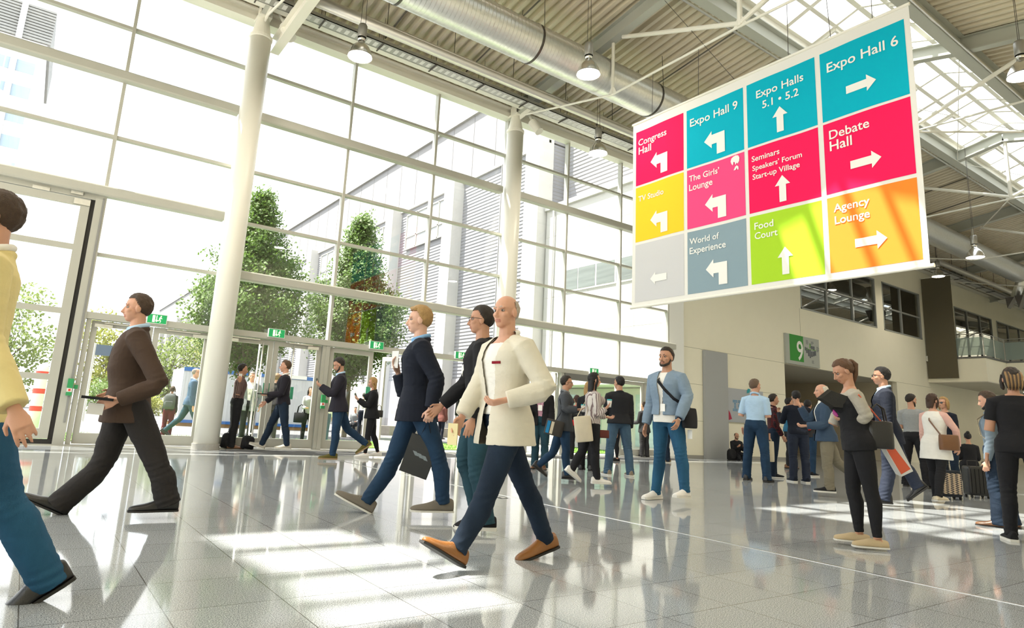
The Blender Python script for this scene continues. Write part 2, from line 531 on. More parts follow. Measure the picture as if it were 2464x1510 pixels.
def door_leaf(parent, x0, x1, z0, z1, y=16.0, bars=(), st=0.11, bot=0.22, top=0.12, name='door_leaf', both=None):
    f = MB()
    for a, b in (((x0, z0), (x0 + st, z1)), ((x1 - st, z0), (x1, z1)), ((x0 + st, z0), (x1 - st, z0 + bot)), ((x0 + st, z1 - top), (x1 - st, z1))):
        f.box((a[0], y - 0.035, a[1]), (b[0], y + 0.035, b[1]))
    for z in bars:
        f.box((x0 + st, y - 0.03, z - 0.06), (x1 - st, y + 0.03, z + 0.06))
    o = f.build(name, M_FRAME, parent)
    g = MB()
    zz = [z0 + bot] + list(bars) + [z1 - top]
    for a, b in zip(zz[:-1], zz[1:]):
        g.quad((x0 + st, y, a), (x1 - st, y, a), (x1 - st, y, b), (x0 + st, y, b))
    g.build('pane', M_GLASS, o, fix=False)
    return o
def closer(parent, x0, x1, z, y=15.93):
    m = MB().box((x0, y - 0.05, z), (x0 + (x1 - x0) * 0.38, y, z + 0.07)).box((x0 + (x1 - x0) * 0.2, y - 0.02, z + 0.09), (x1, y, z + 0.115))
    return m.build('door_closer', M_GALV, parent)
def jambs(parent, *xs, z1=HEAD, w=0.09):
    m = MB()
    for x in xs: m.box((x - w / 2, 15.9, 0), (x + w / 2, 16.08, z1))
    return m.build('door_frame', M_FRAME, parent)
# tall gate at the left
d = empty('door_1', (-0.9, 16, 0), kind='structure')
door_leaf(d, -2.2, 0.5, 0.12, 5.12, 15.9, (1.34, 2.70, 4.06), 0.17, 0.2, 0.16)
MB().box((0.5, 15.9, 0.02), (0.585, 16.02, 5.2)).box((-2.3, 15.88, 0.02), (0.58, 16.0, 0.11)).build('rubber_seal', M_DARK, d)
MB().box((0.585, 15.84, 0), (0.70, 16.06, 5.26)).box((-2.3, 15.86, 5.14), (0.62, 15.94, 5.25)).build('door_frame', M_FRAME, d)
MB().box((0.20, 15.84, 5.10), (0.50, 15.875, 4.98)).box((-0.55, 15.84, 5.13), (-0.25, 15.86, 5.20)).box((0.12, 15.82, 5.18), (0.34, 15.86, 5.32)).build('hinge_plate', M_GALV, d)
MB().box((0.70, 15.84, 0), (0.79, 16.08, 5.28)).box((0.72, 15.835, 0.5), (0.76, 15.845, 5.2)).build('jamb_post', M_FRAME, d)
MB().box((0.715, 15.825, 0.45), (0.755, 15.842, 5.2)).build('cable_channel', mat('grey_channel', (0.25, 0.25, 0.24), 0.5), d)
# double doors left of the first column
d = empty('door_2', (2.1, 16, 0), kind='structure')
jambs(d, 0.86, 3.36)
for a, b, s in ((0.92, 2.10, 1), (2.12, 3.30, -1)):
    lf = door_leaf(d, a, b, 0.03, 2.58)
    closer(lf, *((a + 0.05, b - 0.25) if s > 0 else (b - 0.05, a + 0.25)), 2.44)
# double doors with long pull handles
d = empty('door_3', (4.8, 16, 0), kind='structure')
jambs(d, 3.50, 6.06)
for a, b, hx in ((3.56, 4.78, 4.62), (4.80, 6.0, 4.96)):
    lf = door_leaf(d, a, b, 0.03, 2.58)
    h = MB()
    hx2 = hx - 0.12 if hx < 4.79 else hx + 0.30
    for yy in (15.86, 16.14):
        h.tube([(hx2, yy, 0.25), (hx2, yy, 2.5)], 0.02, 10)
        for z in (0.35, 1.35, 2.4): h.tube([(hx2, yy, z), (hx2, 16.0, z)], 0.012, 8)
    h.build('pull_handle', M_STEEL, lf, smooth=True)
    closer(lf, b - 0.1 if hx > 4.79 else a + 0.05, a + 0.35 if hx > 4.79 else b - 0.35, 2.46)
    MB().box((4.70 if hx < 4.79 else 4.86, 15.93, 1.18), (4.75 if hx < 4.79 else 4.91, 15.97, 1.42)).build('lock_plate', M_GALV, lf)
MB().box((3.9 + 0.75, 15.98, 1.25), (3.9 + 0.9, 15.99, 1.55)).build('notice', mat('green_notice', (0.05, 0.36, 0.20), 0.6), d)
MB().box((4.98 + 0.12, 15.98, 1.2), (4.98 + 0.42, 15.99, 1.5)).build('notice', MATS['green_notice'], d)
struct(MB().box((6.10, 15.88, 0), (6.20, 16.08, 2.67)).box((8.81, 15.88, 0), (8.91, 16.08, 2.67)).box((11.44, 15.88, 0), (11.56, 16.08, 2.67)).box((14.07, 15.88, 0), (14.19, 16.08, 2.67)).box((16.7, 15.88, 0), (16.8, 16.08, 2.67)).build('trim_door_posts', M_FRAME))
# single leaf closed, its partner open
d = empty('door_4', (7, 16, 0), kind='structure')
door_leaf(d, 6.24, 7.46, 0.03, 2.58)
MB().box((7.32, 15.955, 1.3), (7.44, 15.962, 1.65)).build('notice', MATS['green_notice'], d)
def open_leaf(parent, xh, wdt, ang):                # leaf hinged at xh, swung outside
    lf = door_leaf(parent, 0, wdt, 0.03, 2.58, 0.0)
    M = Matrix.Translation((xh, 16.05, 0)) @ Matrix.Rotation(R(ang), 4, 'Z')
    for o in [lf] + list(lf.children):
        off = Vector(parent['_w'])
        o.data.transform(Matrix.Translation(-off) @ M @ Matrix.Translation(off))
open_leaf(d, 8.74, 1.15, 112)
d = empty('door_5', (10.2, 16, 0), kind='structure')
open_leaf(d, 8.98, 1.15, 78)
open_leaf(d, 11.36, 1.15, 104)
d = empty('door_6', (12.8, 16, 0), kind='structure')
door_leaf(d, 11.62, 12.82, 0.03, 2.58)
open_leaf(d, 14.0, 1.15, 108)
d = empty('door_7', (15.4, 16, 0), kind='structure')
MB().box((14.2, 15.84, 2.40), (16.7, 15.98, 2.60)).build('sliding_door_drive', mat('dark_grey_track', (0.16, 0.16, 0.15), 0.5), d)
open_leaf(d, 14.3, 1.15, 74)
d = empty('door_8', (18, 16, 0), kind='structure')
door_leaf(d, 16.84, 18.06, 0.03, 2.58); door_leaf(d, 18.08, 19.28, 0.03, 2.58)

# exit signs on the door head
M_EXIT = mat('exit_green', (0.01, 0.33, 0.10), 0.45, emit=0.12)
M_EXITW = mat('exit_pictogram', (0.92, 0.95, 0.62), 0.5, emit=0.35)
def pictogram(mb, x, z, s, y):          # door, arrow, running man; x to the right
    B = lambda a, b: mb.box((x + a[0] * s, y, z + a[1] * s), (x + b[0] * s, y - 0.002, z + b[1] * s))
    B((-0.42, -0.38), (-0.16, 0.38))
    B((-0.045, -0.15), (0.045, 0.38)); mb.prism([(x - 0.13 * s, z - 0.12 * s), (x, z - 0.38 * s), (x + 0.13 * s, z - 0.12 * s)], y - 0.002, y, 'y')
    mb.ball((x + 0.42 * s, y, z + 0.32 * s), (0.07 * s, 0.002, 0.07 * s), 10, 6)
    P = lambda p, q, w: mb.bar((x + p[0] * s, y - 0.001, z + p[1] * s), (x + q[0] * s, y - 0.001, z + q[1] * s), 0.002, w * s, (1, 0, 0) if abs(p[0] - q[0]) < abs(p[1] - q[1]) else (0, 0, 1))
    P((0.40, 0.22), (0.30, -0.05), 0.12); P((0.38, 0.18), (0.22, 0.10), 0.06); P((0.40, 0.2), (0.54, 0.04), 0.06)
    P((0.31, -0.05), (0.42, -0.2), 0.08); P((0.42, -0.2), (0.36, -0.38), 0.07); P((0.3, -0.05), (0.2, -0.2), 0.08); P((0.2, -0.2), (0.08, -0.22), 0.07)
WH = ['behind the man in the brown suit', 'above the double doors with pull handles', 'above the open door', 'beside the bald man in white jacket', 'above the woman with long dark hair']
for k, (px, py) in enumerate([(378, 768), (666, 803), (907, 831), (1110, 855), (1430, 893)]):
    p = at_y(px, py, 15.80)
    e = empty('exit_sign', (p.x, 15.84, 2.74), 'green running-man exit sign box on the door head, ' + WH[k], 'exit sign', 'exit signs along the door head')
    MB().box((p.x - 0.2, 15.80, 2.645), (p.x + 0.2, 15.87, 2.855)).build('sign_case', M_SIGNW, e)
    MB().box((p.x - 0.19, 15.797, 2.655), (p.x + 0.19, 15.80, 2.845)).build('sign_face', M_EXIT, e)
    pm = MB(); pictogram(pm, p.x - 0.01, 2.75, 0.2, 15.797)
    pm.build('pictogram', M_EXITW, e)
for k, (x, z) in enumerate(((0.72, 1.16), (6.12, 1.19))):
    e = empty('door_release_box', (x, 15.84, z), ['green emergency door release on the jamb beside the tall gate', 'green emergency door release on the post between the glass doors'][k], 'door release', 'emergency door releases')
    MB().box((x - 0.05, 15.77, z - 0.02), (x + 0.05, 15.838, z + 0.17)).box((x - 0.05, 15.77, z - 0.17), (x + 0.05, 15.838, z - 0.10)).build('housing', mat('release_green', (0.03, 0.30, 0.10), 0.4), e)
    MB().box((x - 0.045, 15.78, z - 0.10), (x + 0.045, 15.838, z - 0.02)).build('button_plate', M_SIGNW, e)
    MB().lathe([(0.0, 0), (0.024, 0), (0.02, 0.02), (0, 0.02)], (0, 0, 0), 12).build('push_button', M_RED, e, local=True)
    b = e.children[-1]; b.rotation_euler = (R(90), 0, 0); b.location = (0, -0.06, -0.06)
    MB().box((x + 0.07, 15.83, z - 0.03), (x + 0.14, 15.838, z + 0.05)).build('mini_sign', MATS['release_green'], e)

# ---------- wall on the right (same line as the facade)
wn = MB()
WX0, WX1, ZT = 19.38, X_E, 11.05
def wallrect(x0, x1, z0, z1): wn.box((x0, 16.0, z0), (x1, 16.22, z1))
P0, P1, PZ = 27.2, 37.85, 4.13
wallrect(20.22, P0, 0, 6.8); wallrect(P0, P1, PZ, 6.8); wallrect(P1, WX1, 0, 5.75)
wallrect(P1, 46.0, 5.75, 6.8); wallrect(20.22, 28.73, 6.8, 9.45); wallrect(36.05, 36.85, 6.8, 9.45); wallrect(41.4, 46.2, 6.8, 9.45)
wallrect(52.3, 53.15, 5.75, 9.45); wallrect(62.0, WX1, 5.75, 9.45); wallrect(20.22, WX1, 9.45, ZT)
struct(wn.build('wall_north', M_WALL))
jt = MB()
for z in (1.37, 2.75, 4.14): jt.box((20.24, 15.996, z - 0.006), (P0 if z > 1 else WX1, 16.0, z + 0.006))
jt.box((P1, 15.996, 4.135), (42, 16.0, 4.147)).box((28.6, 15.996, 4.2), (28.612, 16.0, 6.8))
struct(jt.build('trim_wall_joints', mat('joint_shadow_gap', (0.30, 0.28, 0.20), 0.8)))
struct(MB().box((19.38, 15.9, 0), (20.22, 16.22, 10.58)).build('wall_pier', M_PIER))
struct(MB().box((20.2, 15.985, 0.0), (P0, 16.0, 0.10)).build('baseboard_north', mat('grey_skirting', (0.33, 0.32, 0.29), 0.5)))
# recess behind the portal
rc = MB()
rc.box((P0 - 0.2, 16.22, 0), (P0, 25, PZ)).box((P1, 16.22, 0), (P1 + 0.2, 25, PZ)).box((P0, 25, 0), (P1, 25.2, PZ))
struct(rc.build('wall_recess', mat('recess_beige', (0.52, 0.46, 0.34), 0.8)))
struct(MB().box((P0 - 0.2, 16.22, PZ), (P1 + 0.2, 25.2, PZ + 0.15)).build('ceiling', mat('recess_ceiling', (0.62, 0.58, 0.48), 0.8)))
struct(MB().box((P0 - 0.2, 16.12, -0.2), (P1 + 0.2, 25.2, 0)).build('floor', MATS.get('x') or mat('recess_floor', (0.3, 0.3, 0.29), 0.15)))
# windows of the upper storey, a dim room behind
def wallwin(n, x0, x1, z0, z1, mx, mz):
    w = empty('window_%d' % n, (x0, 16, z0), kind='structure')
    f = MB()
    f.box((x0, 15.98, z0), (x1, 16.1, z0 + 0.07)).box((x0, 15.98, z1 - 0.07), (x1, 16.1, z1)).box((x0, 15.98, z0), (x0 + 0.07, 16.1, z1)).box((x1 - 0.07, 15.98, z0), (x1, 16.1, z1))
    for x in mx: f.box((x - 0.04, 15.99, z0), (x + 0.04, 16.1, z1))
    if mz: f.box((x0, 15.99, mz - 0.04), (x1, 16.1, mz + 0.04))
    f.build('window_frame', mat('window_frame_grey', (0.30, 0.31, 0.29), 0.45), w)
    MB().quad((x0, 16.05, z0), (x1, 16.05, z0), (x1, 16.05, z1), (x0, 16.05, z1)).build('pane', glass('window_glass', (0.55, 0.58, 0.55), 1.0, base=0.26), w, fix=False)
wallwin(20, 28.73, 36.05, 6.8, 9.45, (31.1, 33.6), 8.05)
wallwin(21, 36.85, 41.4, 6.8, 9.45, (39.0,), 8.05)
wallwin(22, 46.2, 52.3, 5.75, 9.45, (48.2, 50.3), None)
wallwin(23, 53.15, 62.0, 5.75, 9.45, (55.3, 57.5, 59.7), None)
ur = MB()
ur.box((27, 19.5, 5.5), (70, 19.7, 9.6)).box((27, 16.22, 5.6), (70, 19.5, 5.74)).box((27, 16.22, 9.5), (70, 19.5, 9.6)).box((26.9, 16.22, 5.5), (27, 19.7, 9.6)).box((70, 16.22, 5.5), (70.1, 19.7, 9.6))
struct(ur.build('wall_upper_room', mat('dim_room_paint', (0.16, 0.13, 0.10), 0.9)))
# balcony
bal = [(41.8, 16), (41.8, 13.2), (44.8, 13.2), (44.8, 11.6), (62, 11.6), (62, 16)]
struct(MB().prism(bal, 4.45, 5.68, 'z').build('balcony', M_WALL), 'plastered balcony jutting from the right wall')
struct(MB().prism(bal, 4.40, 4.45, 'z').build('ceiling', MATS['recess_ceiling']))
struct(MB().prism([(x + (-0.03 if x < 42 else 0), y - 0.03) for x, y in bal], 5.68, 5.78, 'z').build('trim_balcony_edge', mat('dark_grey_edge', (0.14, 0.14, 0.13), 0.5)))
be = empty('balustrade', (41.9, 13.3, 5.78), 'frosted glass balustrade with steel rails along the balcony edge', 'balustrade', kind='structure')
pl, rl, ps = MB(), MB(), MB()
pts = [(41.86, 16), (41.86, 13.26), (44.86, 13.26), (44.86, 11.66), (61, 11.66)]
for (xa, ya), (xb, yb) in zip(pts[:-1], pts[1:]):
    n = max(1, round(math.hypot(xb - xa, yb - ya) / 1.5))
    for j in range(n):
        a = (xa + (xb - xa) * (j + 0.03) / n, ya + (yb - ya) * (j + 0.03) / n); b = (xa + (xb - xa) * (j + 0.97) / n, ya + (yb - ya) * (j + 0.97) / n)
        pl.quad((*a, 5.86), (*b, 5.86), (*b, 6.84), (*a, 6.84))
    for j in range(n + 1):
        q = (xa + (xb - xa) * j / n, ya + (yb - ya) * j / n)
        ps.tube([(*q, 5.78), (*q, 7.02)], 0.02, 8)
    rl.tube([(xa, ya, 7.02), (xb, yb, 7.02)], 0.025, 8).tube([(xa, ya, 6.9), (xb, yb, 6.9)], 0.012, 8)
pl.build('glass_panel', glass('frosted_glass', (0.42, 0.50, 0.46), 0.6, 0.05, frost=0.55), be, fix=False)
ps.build('post', M_STEEL, be); rl.build('handrail', M_STEEL, be)
# far ends and the wall behind the camera
struct(MB().box((X_W, -1.2, 0), (X_E, -1.0, 11.2)).build('wall_south', M_WALL))
ww = empty('window_30', (X_W, 7, 0), kind='structure')  # unseen west end, glazed to let in added fill light
wf, wg = MB(), MB()
for k in range(8): wf.box((X_W - 0.1, -1 + k * 17 / 7 - 0.05, 0), (X_W, -1 + k * 17 / 7 + 0.05, deck_z(7.6) - 0.3 if 0 < k < 7 else 10.8))
for z in (2.67, 5.36, 8.08, 10.7): wf.box((X_W - 0.1, -1.2, z - 0.07), (X_W, 16.2, z + 0.07))
wg.quad((X_W - 0.05, -1.2, 0), (X_W - 0.05, 16.2, 0), (X_W - 0.05, 16.2, 12.6), (X_W - 0.05, -1.2, 12.6))
wf.build('window_frame', M_FRAME, ww); wg.build('pane', M_GLASS, ww, fix=False)
struct(MB().box((-150, -150, -0.3), (X_W - 0.2, 16.15, -0.03)).build('ground_west', mat('pale_bounce_ground', (0.72, 0.67, 0.58), 0.9)))  # unseen ground, made pale to bounce light up to the left ceiling
struct(MB().box((X_E, -1.2, 0), (X_E + 0.2, 16.2, 12.8)).build('wall_east', M_WALL))
# ================================================================== outside
M_ASPH = mat('asphalt', (0.125, 0.125, 0.13), 0.9, noise_amt=0.12, noise_scale=9)
struct(MB().box((-150, 16.15, -0.3), (200, 420, -0.03)).build('ground_outside', M_ASPH))
struct(MB().box((X_W, 16.12, -0.3), (20.4, 17.6, -0.02)).build('ground_paving', mat('light_paving', (0.55, 0.54, 0.51), 0.85, noise_amt=0.06, noise_scale=4)))
M_GRASS = mat('lawn', (0.13, 0.27, 0.035), 0.85, noise_amt=0.4, noise_scale=40)
g = MB()
g.box((-1, 17.7, -0.04), (19.5, 21.4, 0.0))
for k in range(9000):
    x, y = random.uniform(-1, 19.5), random.uniform(17.7, 21.4)
    a, h, w = random.uniform(0, 6.28), random.uniform(0.03, 0.08), 0.008
    dx, dy = math.cos(a) * w, math.sin(a) * w
    lx, ly = random.uniform(-.03, .03), random.uniform(-.03, .03)
    g.add([(x - dx, y - dy, 0), (x + dx, y + dy, 0), (x + lx, y + ly, h)], [(0, 1, 2)])
tag(g.build('grass', M_GRASS, fix=False), 'strip of short green lawn outside the glass doors', 'grass', kind='stuff')
struct(MB().add([(2.2, 26, -0.028), (2.35, 26, -0.028), (3.6, 21.6, -0.028), (3.4, 21.6, -0.028)], [(0, 1, 2, 3)]).build('trim_parking_line', mat('road_paint', (0.75, 0.62, 0.35), 0.8)))

# grey corrugated exhibition hall, its long side running away from the facade
M_CORR = bpy.data.materials.new('corrugated_cladding')
M_CORR.use_nodes = True
_nt = M_CORR.node_tree; _b = _nt.nodes['Principled BSDF']
_tcc = _nt.nodes.new('ShaderNodeTexCoord'); _wv = _nt.nodes.new('ShaderNodeTexWave')
_wv.bands_direction = 'Z'; _wv.inputs['Scale'].default_value = 1.55; _wv.inputs['Distortion'].default_value = 0
_nt.links.new(_tcc.outputs['Object'], _wv.inputs['Vector'])
_bp = _nt.nodes.new('ShaderNodeBump'); _bp.inputs['Strength'].default_value = 0.9; _bp.inputs['Distance'].default_value = 0.05
_nt.links.new(_wv.outputs['Fac'], _bp.inputs['Height']); _nt.links.new(_bp.outputs[0], _b.inputs['Normal'])
_b.inputs['Base Color'].default_value = (0.26, 0.26, 0.275, 1); _b.inputs['Roughness'].default_value = 0.55
M_CONC = mat('pale_concrete', (0.50, 0.49, 0.47), 0.85, noise_amt=0.08, noise_scale=2)
M_CLADW = mat('pale_cladding_panel', (0.25, 0.245, 0.25), 0.6)
M_WIN = mat('hall_window_glass', (0.40, 0.41, 0.42), 0.25, spec=0.5)
hall = empty('exhibition_hall', (20.4, 60, 0), 'long grey corrugated hall with pale pilasters and window band outside', 'building')
X0 = 20.5
MB().box((X0, 24.6, 3.2), (X0 + 30, 150, 15.4)).build('cladding', M_CORR, hall)
MB().box((X0 - 0.05, 24.6, -0.03), (X0 + 30, 150, 3.2)).build('base_wall', mat('hall_base_wall', (0.30, 0.285, 0.285), 0.8), hall)
up = MB()
y = 24.6
while y < 150:
    up.box((X0 - 0.12, y + 0.02, 15.5), (X0 + 30, y + 2.4, 19.6)); y += 2.42
up.build('upper_panels', M_CLADW, hall)
MB().box((X0 - 0.3, 24.4, 19.6), (X0 + 30, 150, 20.4)).build('roof_edge', mat('roof_edge_metal', (0.33, 0.325, 0.31), 0.5), hall)
MB().box((X0 - 0.14, 24.5, 15.36), (X0, 150, 15.52)).build('ledge', M_CONC, hall)
y = 24.5
k = 0
while y < 148:
    MB().box((X0 - 0.75, y, -0.03), (X0 + 0.2, y + 1.15, 15.6 if k else 16)).build('pilaster', M_CONC, hall)
    if k >= 1:
        w = MB().box((X0 - 0.1, y + 1.3, 12.4), (X0 + 0.1, y + 7.2, 14.95)).build('window', M_WIN, hall)
        f = MB()
        for j in range(5):
            yy = y + 1.3 + 5.9 * j / 4
            f.box((X0 - 0.16, yy - 0.06, 12.4), (X0 - 0.1, yy + 0.06, 14.95))
        for z in (12.42, 13.3, 14.93): f.box((X0 - 0.16, y + 1.3, z - 0.05), (X0 - 0.1, y + 7.2, z + 0.05))
        f.build('window_bars', M_FRAME, w)
    MB().box((X0 - 0.16, y + 8.2 - 4.1, 3.2), (X0 - 0.02, y + 8.2 - 4.04, 15.4)).build('downpipe', mat('dark_seam', (0.22, 0.22, 0.23), 0.6), hall)
    y += 8.3; k += 1
# white building between that hall and the lobby
wbx = 20.3
wb = empty('white_annex', (wbx, 20, 0), 'white annex with a strip window joining the lobby to the grey hall', 'building')
M_WB = mat('white_render', (0.46, 0.45, 0.43), 0.8)
MB().box((wbx, 16.3, 0), (wbx + 6, 24.4, 11.6)).build('wall', M_WB, wb)
MB().box((wbx + 1.2, 16.3, 11.6), (wbx + 6, 24.4, 17.5)).build('upper_wall', M_CORR, wb)
MB().box((wbx - 0.15, 16.3, 11.5), (wbx + 1.3, 24.4, 11.72)).build('roof_edge', M_CONC, wb)
j = MB()
for z in (2.9, 5.15, 7.0, 10.1): j.box((wbx - 0.006, 16.3, z - 0.012), (wbx, 24.4, z + 0.012))
for yy in (18.5, 21.3): j.box((wbx - 0.006, yy - 0.01, 0), (wbx, yy + 0.01, 11))
j.build('panel_joints', mat('render_joint', (0.42, 0.41, 0.38), 0.8), wb)
sw = MB().box((wbx - 0.05, 16.6, 7.1), (wbx + 0.02, 22.85, 8.25)).build('window', mat('strip_window_frame', (0.78, 0.77, 0.74), 0.5), wb)
for a in (16.7, 17.55, 18.4, 19.6, 20.8, 21.95):
    MB().box((wbx - 0.065, a, 7.18), (wbx - 0.05, a + {17.55: 0.75, 21.95: 0.8, 16.7: .75}.get(a, 1.1), 8.17)).build('pane', mat('dim_pane', (0.14, 0.16, 0.15), 0.08, noise_amt=0.5, noise_scale=1.5, stretch=(1, 0.2, 3)), sw)
MB().tube([(wbx - 0.1, 23.75, 0), (wbx - 0.1, 23.75, 11.4)], 0.05, 8).build('downpipe', M_CONC, wb)
dm = MB().box((wbx - 0.06, 17.0, 0), (wbx, 23.2, 2.55)).build('entrance_front', M_FRAME, wb)
for a in (17.1, 18.6, 20.1, 21.7):
    MB().box((wbx - 0.075, a + 0.12, 0.25), (wbx - 0.06, a + 1.2, 2.3)).build('pane', mat('entrance_pane', (0.34, 0.44, 0.42), 0.1, noise_amt=0.4, noise_scale=1.2, stretch=(1, 0.3, 4)), dm)
MB().box((wbx - 1.6, 16.5, 2.6), (wbx, 23.4, 2.78)).build('canopy', mat('canopy_metal', (0.60, 0.60, 0.57), 0.5), wb)

# office tower far off at the upper left
tw = empty('office_tower', (-10, 125, 0), 'pale office tower with louvred top seen far off through the glass', 'building')
MB().box((-34, 120, 0), (-5.9, 146, 56.2)).build('wall', mat('tower_wall', (0.68, 0.67, 0.65), 0.7), tw)
lv = MB()
for k in range(12): lv.box((-34, 119.7, 56.3 + k * 0.5), (-5.5, 146, 56.65 + k * 0.5))
lv.build('roof_louvre', mat('tower_louvre', (0.26, 0.26, 0.25), 0.6), tw)
MB().box((-10.1, 119.2, 20), (-9.3, 119.8, 62)).build('fin', mat('tower_fin', (0.6, 0.6, 0.6), 0.5), tw)
M_TB = mat('tower_glass', (0.33, 0.42, 0.50), 0.12)
for k in range(10):
    z = 52.5 - k * 4.2
    for j in range(6):
        x = -8.5 - j * 4.4
        MB().box((x - 2.2, 119.95, z - 1.9), (x + (2.0 if j else 1.6), 120.0, z)).build('window', M_TB, tw)

# two hornbeams on the lawn, and a belt of trees beyond the car park
M_LEAF = [mat('leaf_%s' % n, c, 0.6, noise_amt=0.35, noise_scale=2.5) for n, c in (('hornbeam', (0.10, 0.18, 0.03)), ('yellow', (0.26, 0.28, 0.05)), ('mid', (0.16, 0.22, 0.05)), ('shrub', (0.12, 0.2, 0.04)))]
for m in M_LEAF:
    nt = m.node_tree
    tr = nt.nodes.new('ShaderNodeBsdfTranslucent'); ad = nt.nodes.new('ShaderNodeMixShader'); ad.inputs['Fac'].default_value = 0.4
    b = nt.nodes['Principled BSDF']
    src = b.inputs['Base Color'].links[0].from_socket
    nt.links.new(src, tr.inputs['Color'])
    nt.links.new(b.outputs[0], ad.inputs[1]); nt.links.new(tr.outputs[0], ad.inputs[2])
    nt.links.new(ad.outputs[0], nt.nodes['Material Output'].inputs['Surface'])
M_BARK = mat('bark', (0.13, 0.11, 0.07), 0.9, noise_amt=0.3, noise_scale=12)
def leaves(mb, p, s, rnd):
    a = Vector((rnd.uniform(-1, 1), rnd.uniform(-1, 1), rnd.uniform(-1, 1))).normalized()
    b = a.orthogonal().normalized() * s * 0.5
    a = a * s
    mb.add([p, p + a * .5 + b, p + a, p + a * .5 - b], [(0, 1, 2, 3)])
def hornbeam(x, y, top, rmax, label, seed):
    rnd = random.Random(seed)
    t = empty('hornbeam_tree', (x, y, -0.03), label, 'tree', 'hornbeams outside the glass')
    b, lf = MB(), MB()
    b.tube([(x, y, -0.05), (x + 0.03, y, 1.2), (x, y, 2.4), (x + 0.05, y, top - 1.2)], [0.11, 0.09, 0.08, 0.015], 10)
    z = 2.0
    while z < top - 0.4:
        u = (z - 2.0) / (top - 2.0)
        rr = rmax * (1 - u) ** 1.15 * (0.55 + 0.45 * min(1, (z - 1.6) / 1.6)) + 0.1
        for k in range(5):
            a = rnd.uniform(0, 6.28)
            L = rr * rnd.uniform(0.75, 1.08)
            tip = Vector((x + math.cos(a) * L, y + math.sin(a) * L, z + L * rnd.uniform(0.55, 0.95)))
            mid = Vector((x, y, z)).lerp(tip, 0.5) + Vector((0, 0, 0.1))
            b.tube([(x, y, z), mid, tip], [0.022 * (1 - u) + 0.006, 0.01, 0.003], 5)
            for q in range(int(50 + 80 * L)):
                w = rnd.random() ** 0.6
                c = Vector((x, y, z)).lerp(tip, w) + Vector((rnd.gauss(0, .17), rnd.gauss(0, .17), rnd.gauss(0, .15)))
                leaves(lf, c, rnd.uniform(0.075, 0.14), rnd)
        z += 0.14
    b.build('trunk', M_BARK, t)
    lf.build('foliage', M_LEAF[0], t, fix=False)
hornbeam(6.45, 25, 9.4, 2.8, 'pyramid-shaped green hornbeam outside, the one next to the left column', 3)
hornbeam(10.78, 25.2, 9.5, 2.6, 'pyramid-shaped green hornbeam outside, the one further right, behind the open door', 8)
def bush(x, y, h, r, mi, label, seed, name='broadleaf_tree', cat='tree', group='trees beyond the car park'):
    rnd = random.Random(seed)
    t = empty(name, (x, y, -0.03), label, cat, group)
    b, lf = MB(), MB()
    b.tube([(x, y, -0.05), (x, y, h * 0.6)], [0.16 * h / 6, 0.05], 8)
    for k in range(16):
        a, zz, q = rnd.uniform(0, 6.28), rnd.uniform(0.22, 0.9) * h, rnd.uniform(0.2, 0.75) * r
        c = Vector((x + math.cos(a) * q, y + math.sin(a) * q, zz))
        b.tube([(x, y, min(zz, h * .6) * 0.7), c], [0.05, 0.01], 5)
        for j in range(170):
            v = Vector((rnd.gauss(0, 1), rnd.gauss(0, 1), rnd.gauss(0, 1))).normalized() * r * 0.42 * rnd.random() ** 0.33
            leaves(lf, c + v, rnd.uniform(0.14, 0.26) * max(0.6, h / 7), rnd)
    b.build('trunk', M_BARK, t); lf.build('foliage', M_LEAF[mi], t, fix=False)
bush(-1.6, 62, 9.0, 4.2, 2, 'yellow-green tree far off, seen past the yellow jacket', 11)
bush(5.0, 60, 7.8, 3.4, 1, 'yellowish tree far off beside the dark signpost', 12)
bush(10.6, 66, 8.4, 3.6, 2, 'light green tree far off, just left of the brown-suited man', 13)
bush(16.0, 78, 8.0, 3.2, 1, 'yellowish tree far off at the end of the grey hall', 15)
bush(4.4, 50, 2.4, 1.6, 3, 'low round green shrub at the edge of the car park', 14, 'shrub', 'shrub', None)
bush(7.0, 52, 1.9, 1.5, 1, 'low yellowish shrub at the edge of the car park', 16, 'shrub', 'shrub', None)
# bollard, signpost, folded parasol, fence, containers
p = at_z(76, 1046, 0.0); bx, by = 0.26, 19.4
bo = empty('bollard', (bx, by, 0), 'fat white bollard with red bands outside the tall gate', 'bollard')
MB().lathe([(0.13, -0.03), (0.13, 1.58), (0.12, 1.66), (0.07, 1.71), (0.0, 1.72)], (bx, by, 0), 24).build('post', M_SIGNW, bo, smooth=True)
for z in (0.58, 1.0, 1.42):
    MB().lathe([(0.132, z), (0.132, z + 0.12)], (bx, by, 0), 24).build('band', M_RED, bo)
sp = empty('signpost', (2.05, 32, 0), 'tall grey post carrying a dark direction board outside', 'signpost')
MB().tube([(2.1, 32, 0), (2.1, 32, 3.25)], 0.06, 10).build('pole', M_GALV, sp)
MB().box((2.1, 31.96, 2.75), (2.75, 32.02, 3.2)).build('sign_board', mat('navy_sign', (0.08, 0.12, 0.18), 0.5), sp)
q = at_y(318, 950, 45)
pa = empty('parasol', (q.x, 45, 0), 'closed pale parasol standing at the car park edge', 'parasol')
MB().lathe([(0.03, 1.0), (0.3, 1.1), (0.22, 2.0), (0.05, 2.9), (0, 2.95)], (q.x, 45, 0), 12).build('canopy', mat('parasol_cloth', (0.5, 0.5, 0.5), 0.8), pa)
MB().tube([(q.x, 45, 0), (q.x, 45, 1.1)], 0.03, 8).build('pole', M_GALV, pa)
fe = empty('fence', (-2, 30, 0), 'light metal bar fence outside the tall gate', 'fence')
fb = MB()
for k in range(40): fb.bar((-6 + k * 0.14, 30, 0.1), (-6 + k * 0.14, 30, 1.2), 0.025, 0.025, (0, 1, 0))
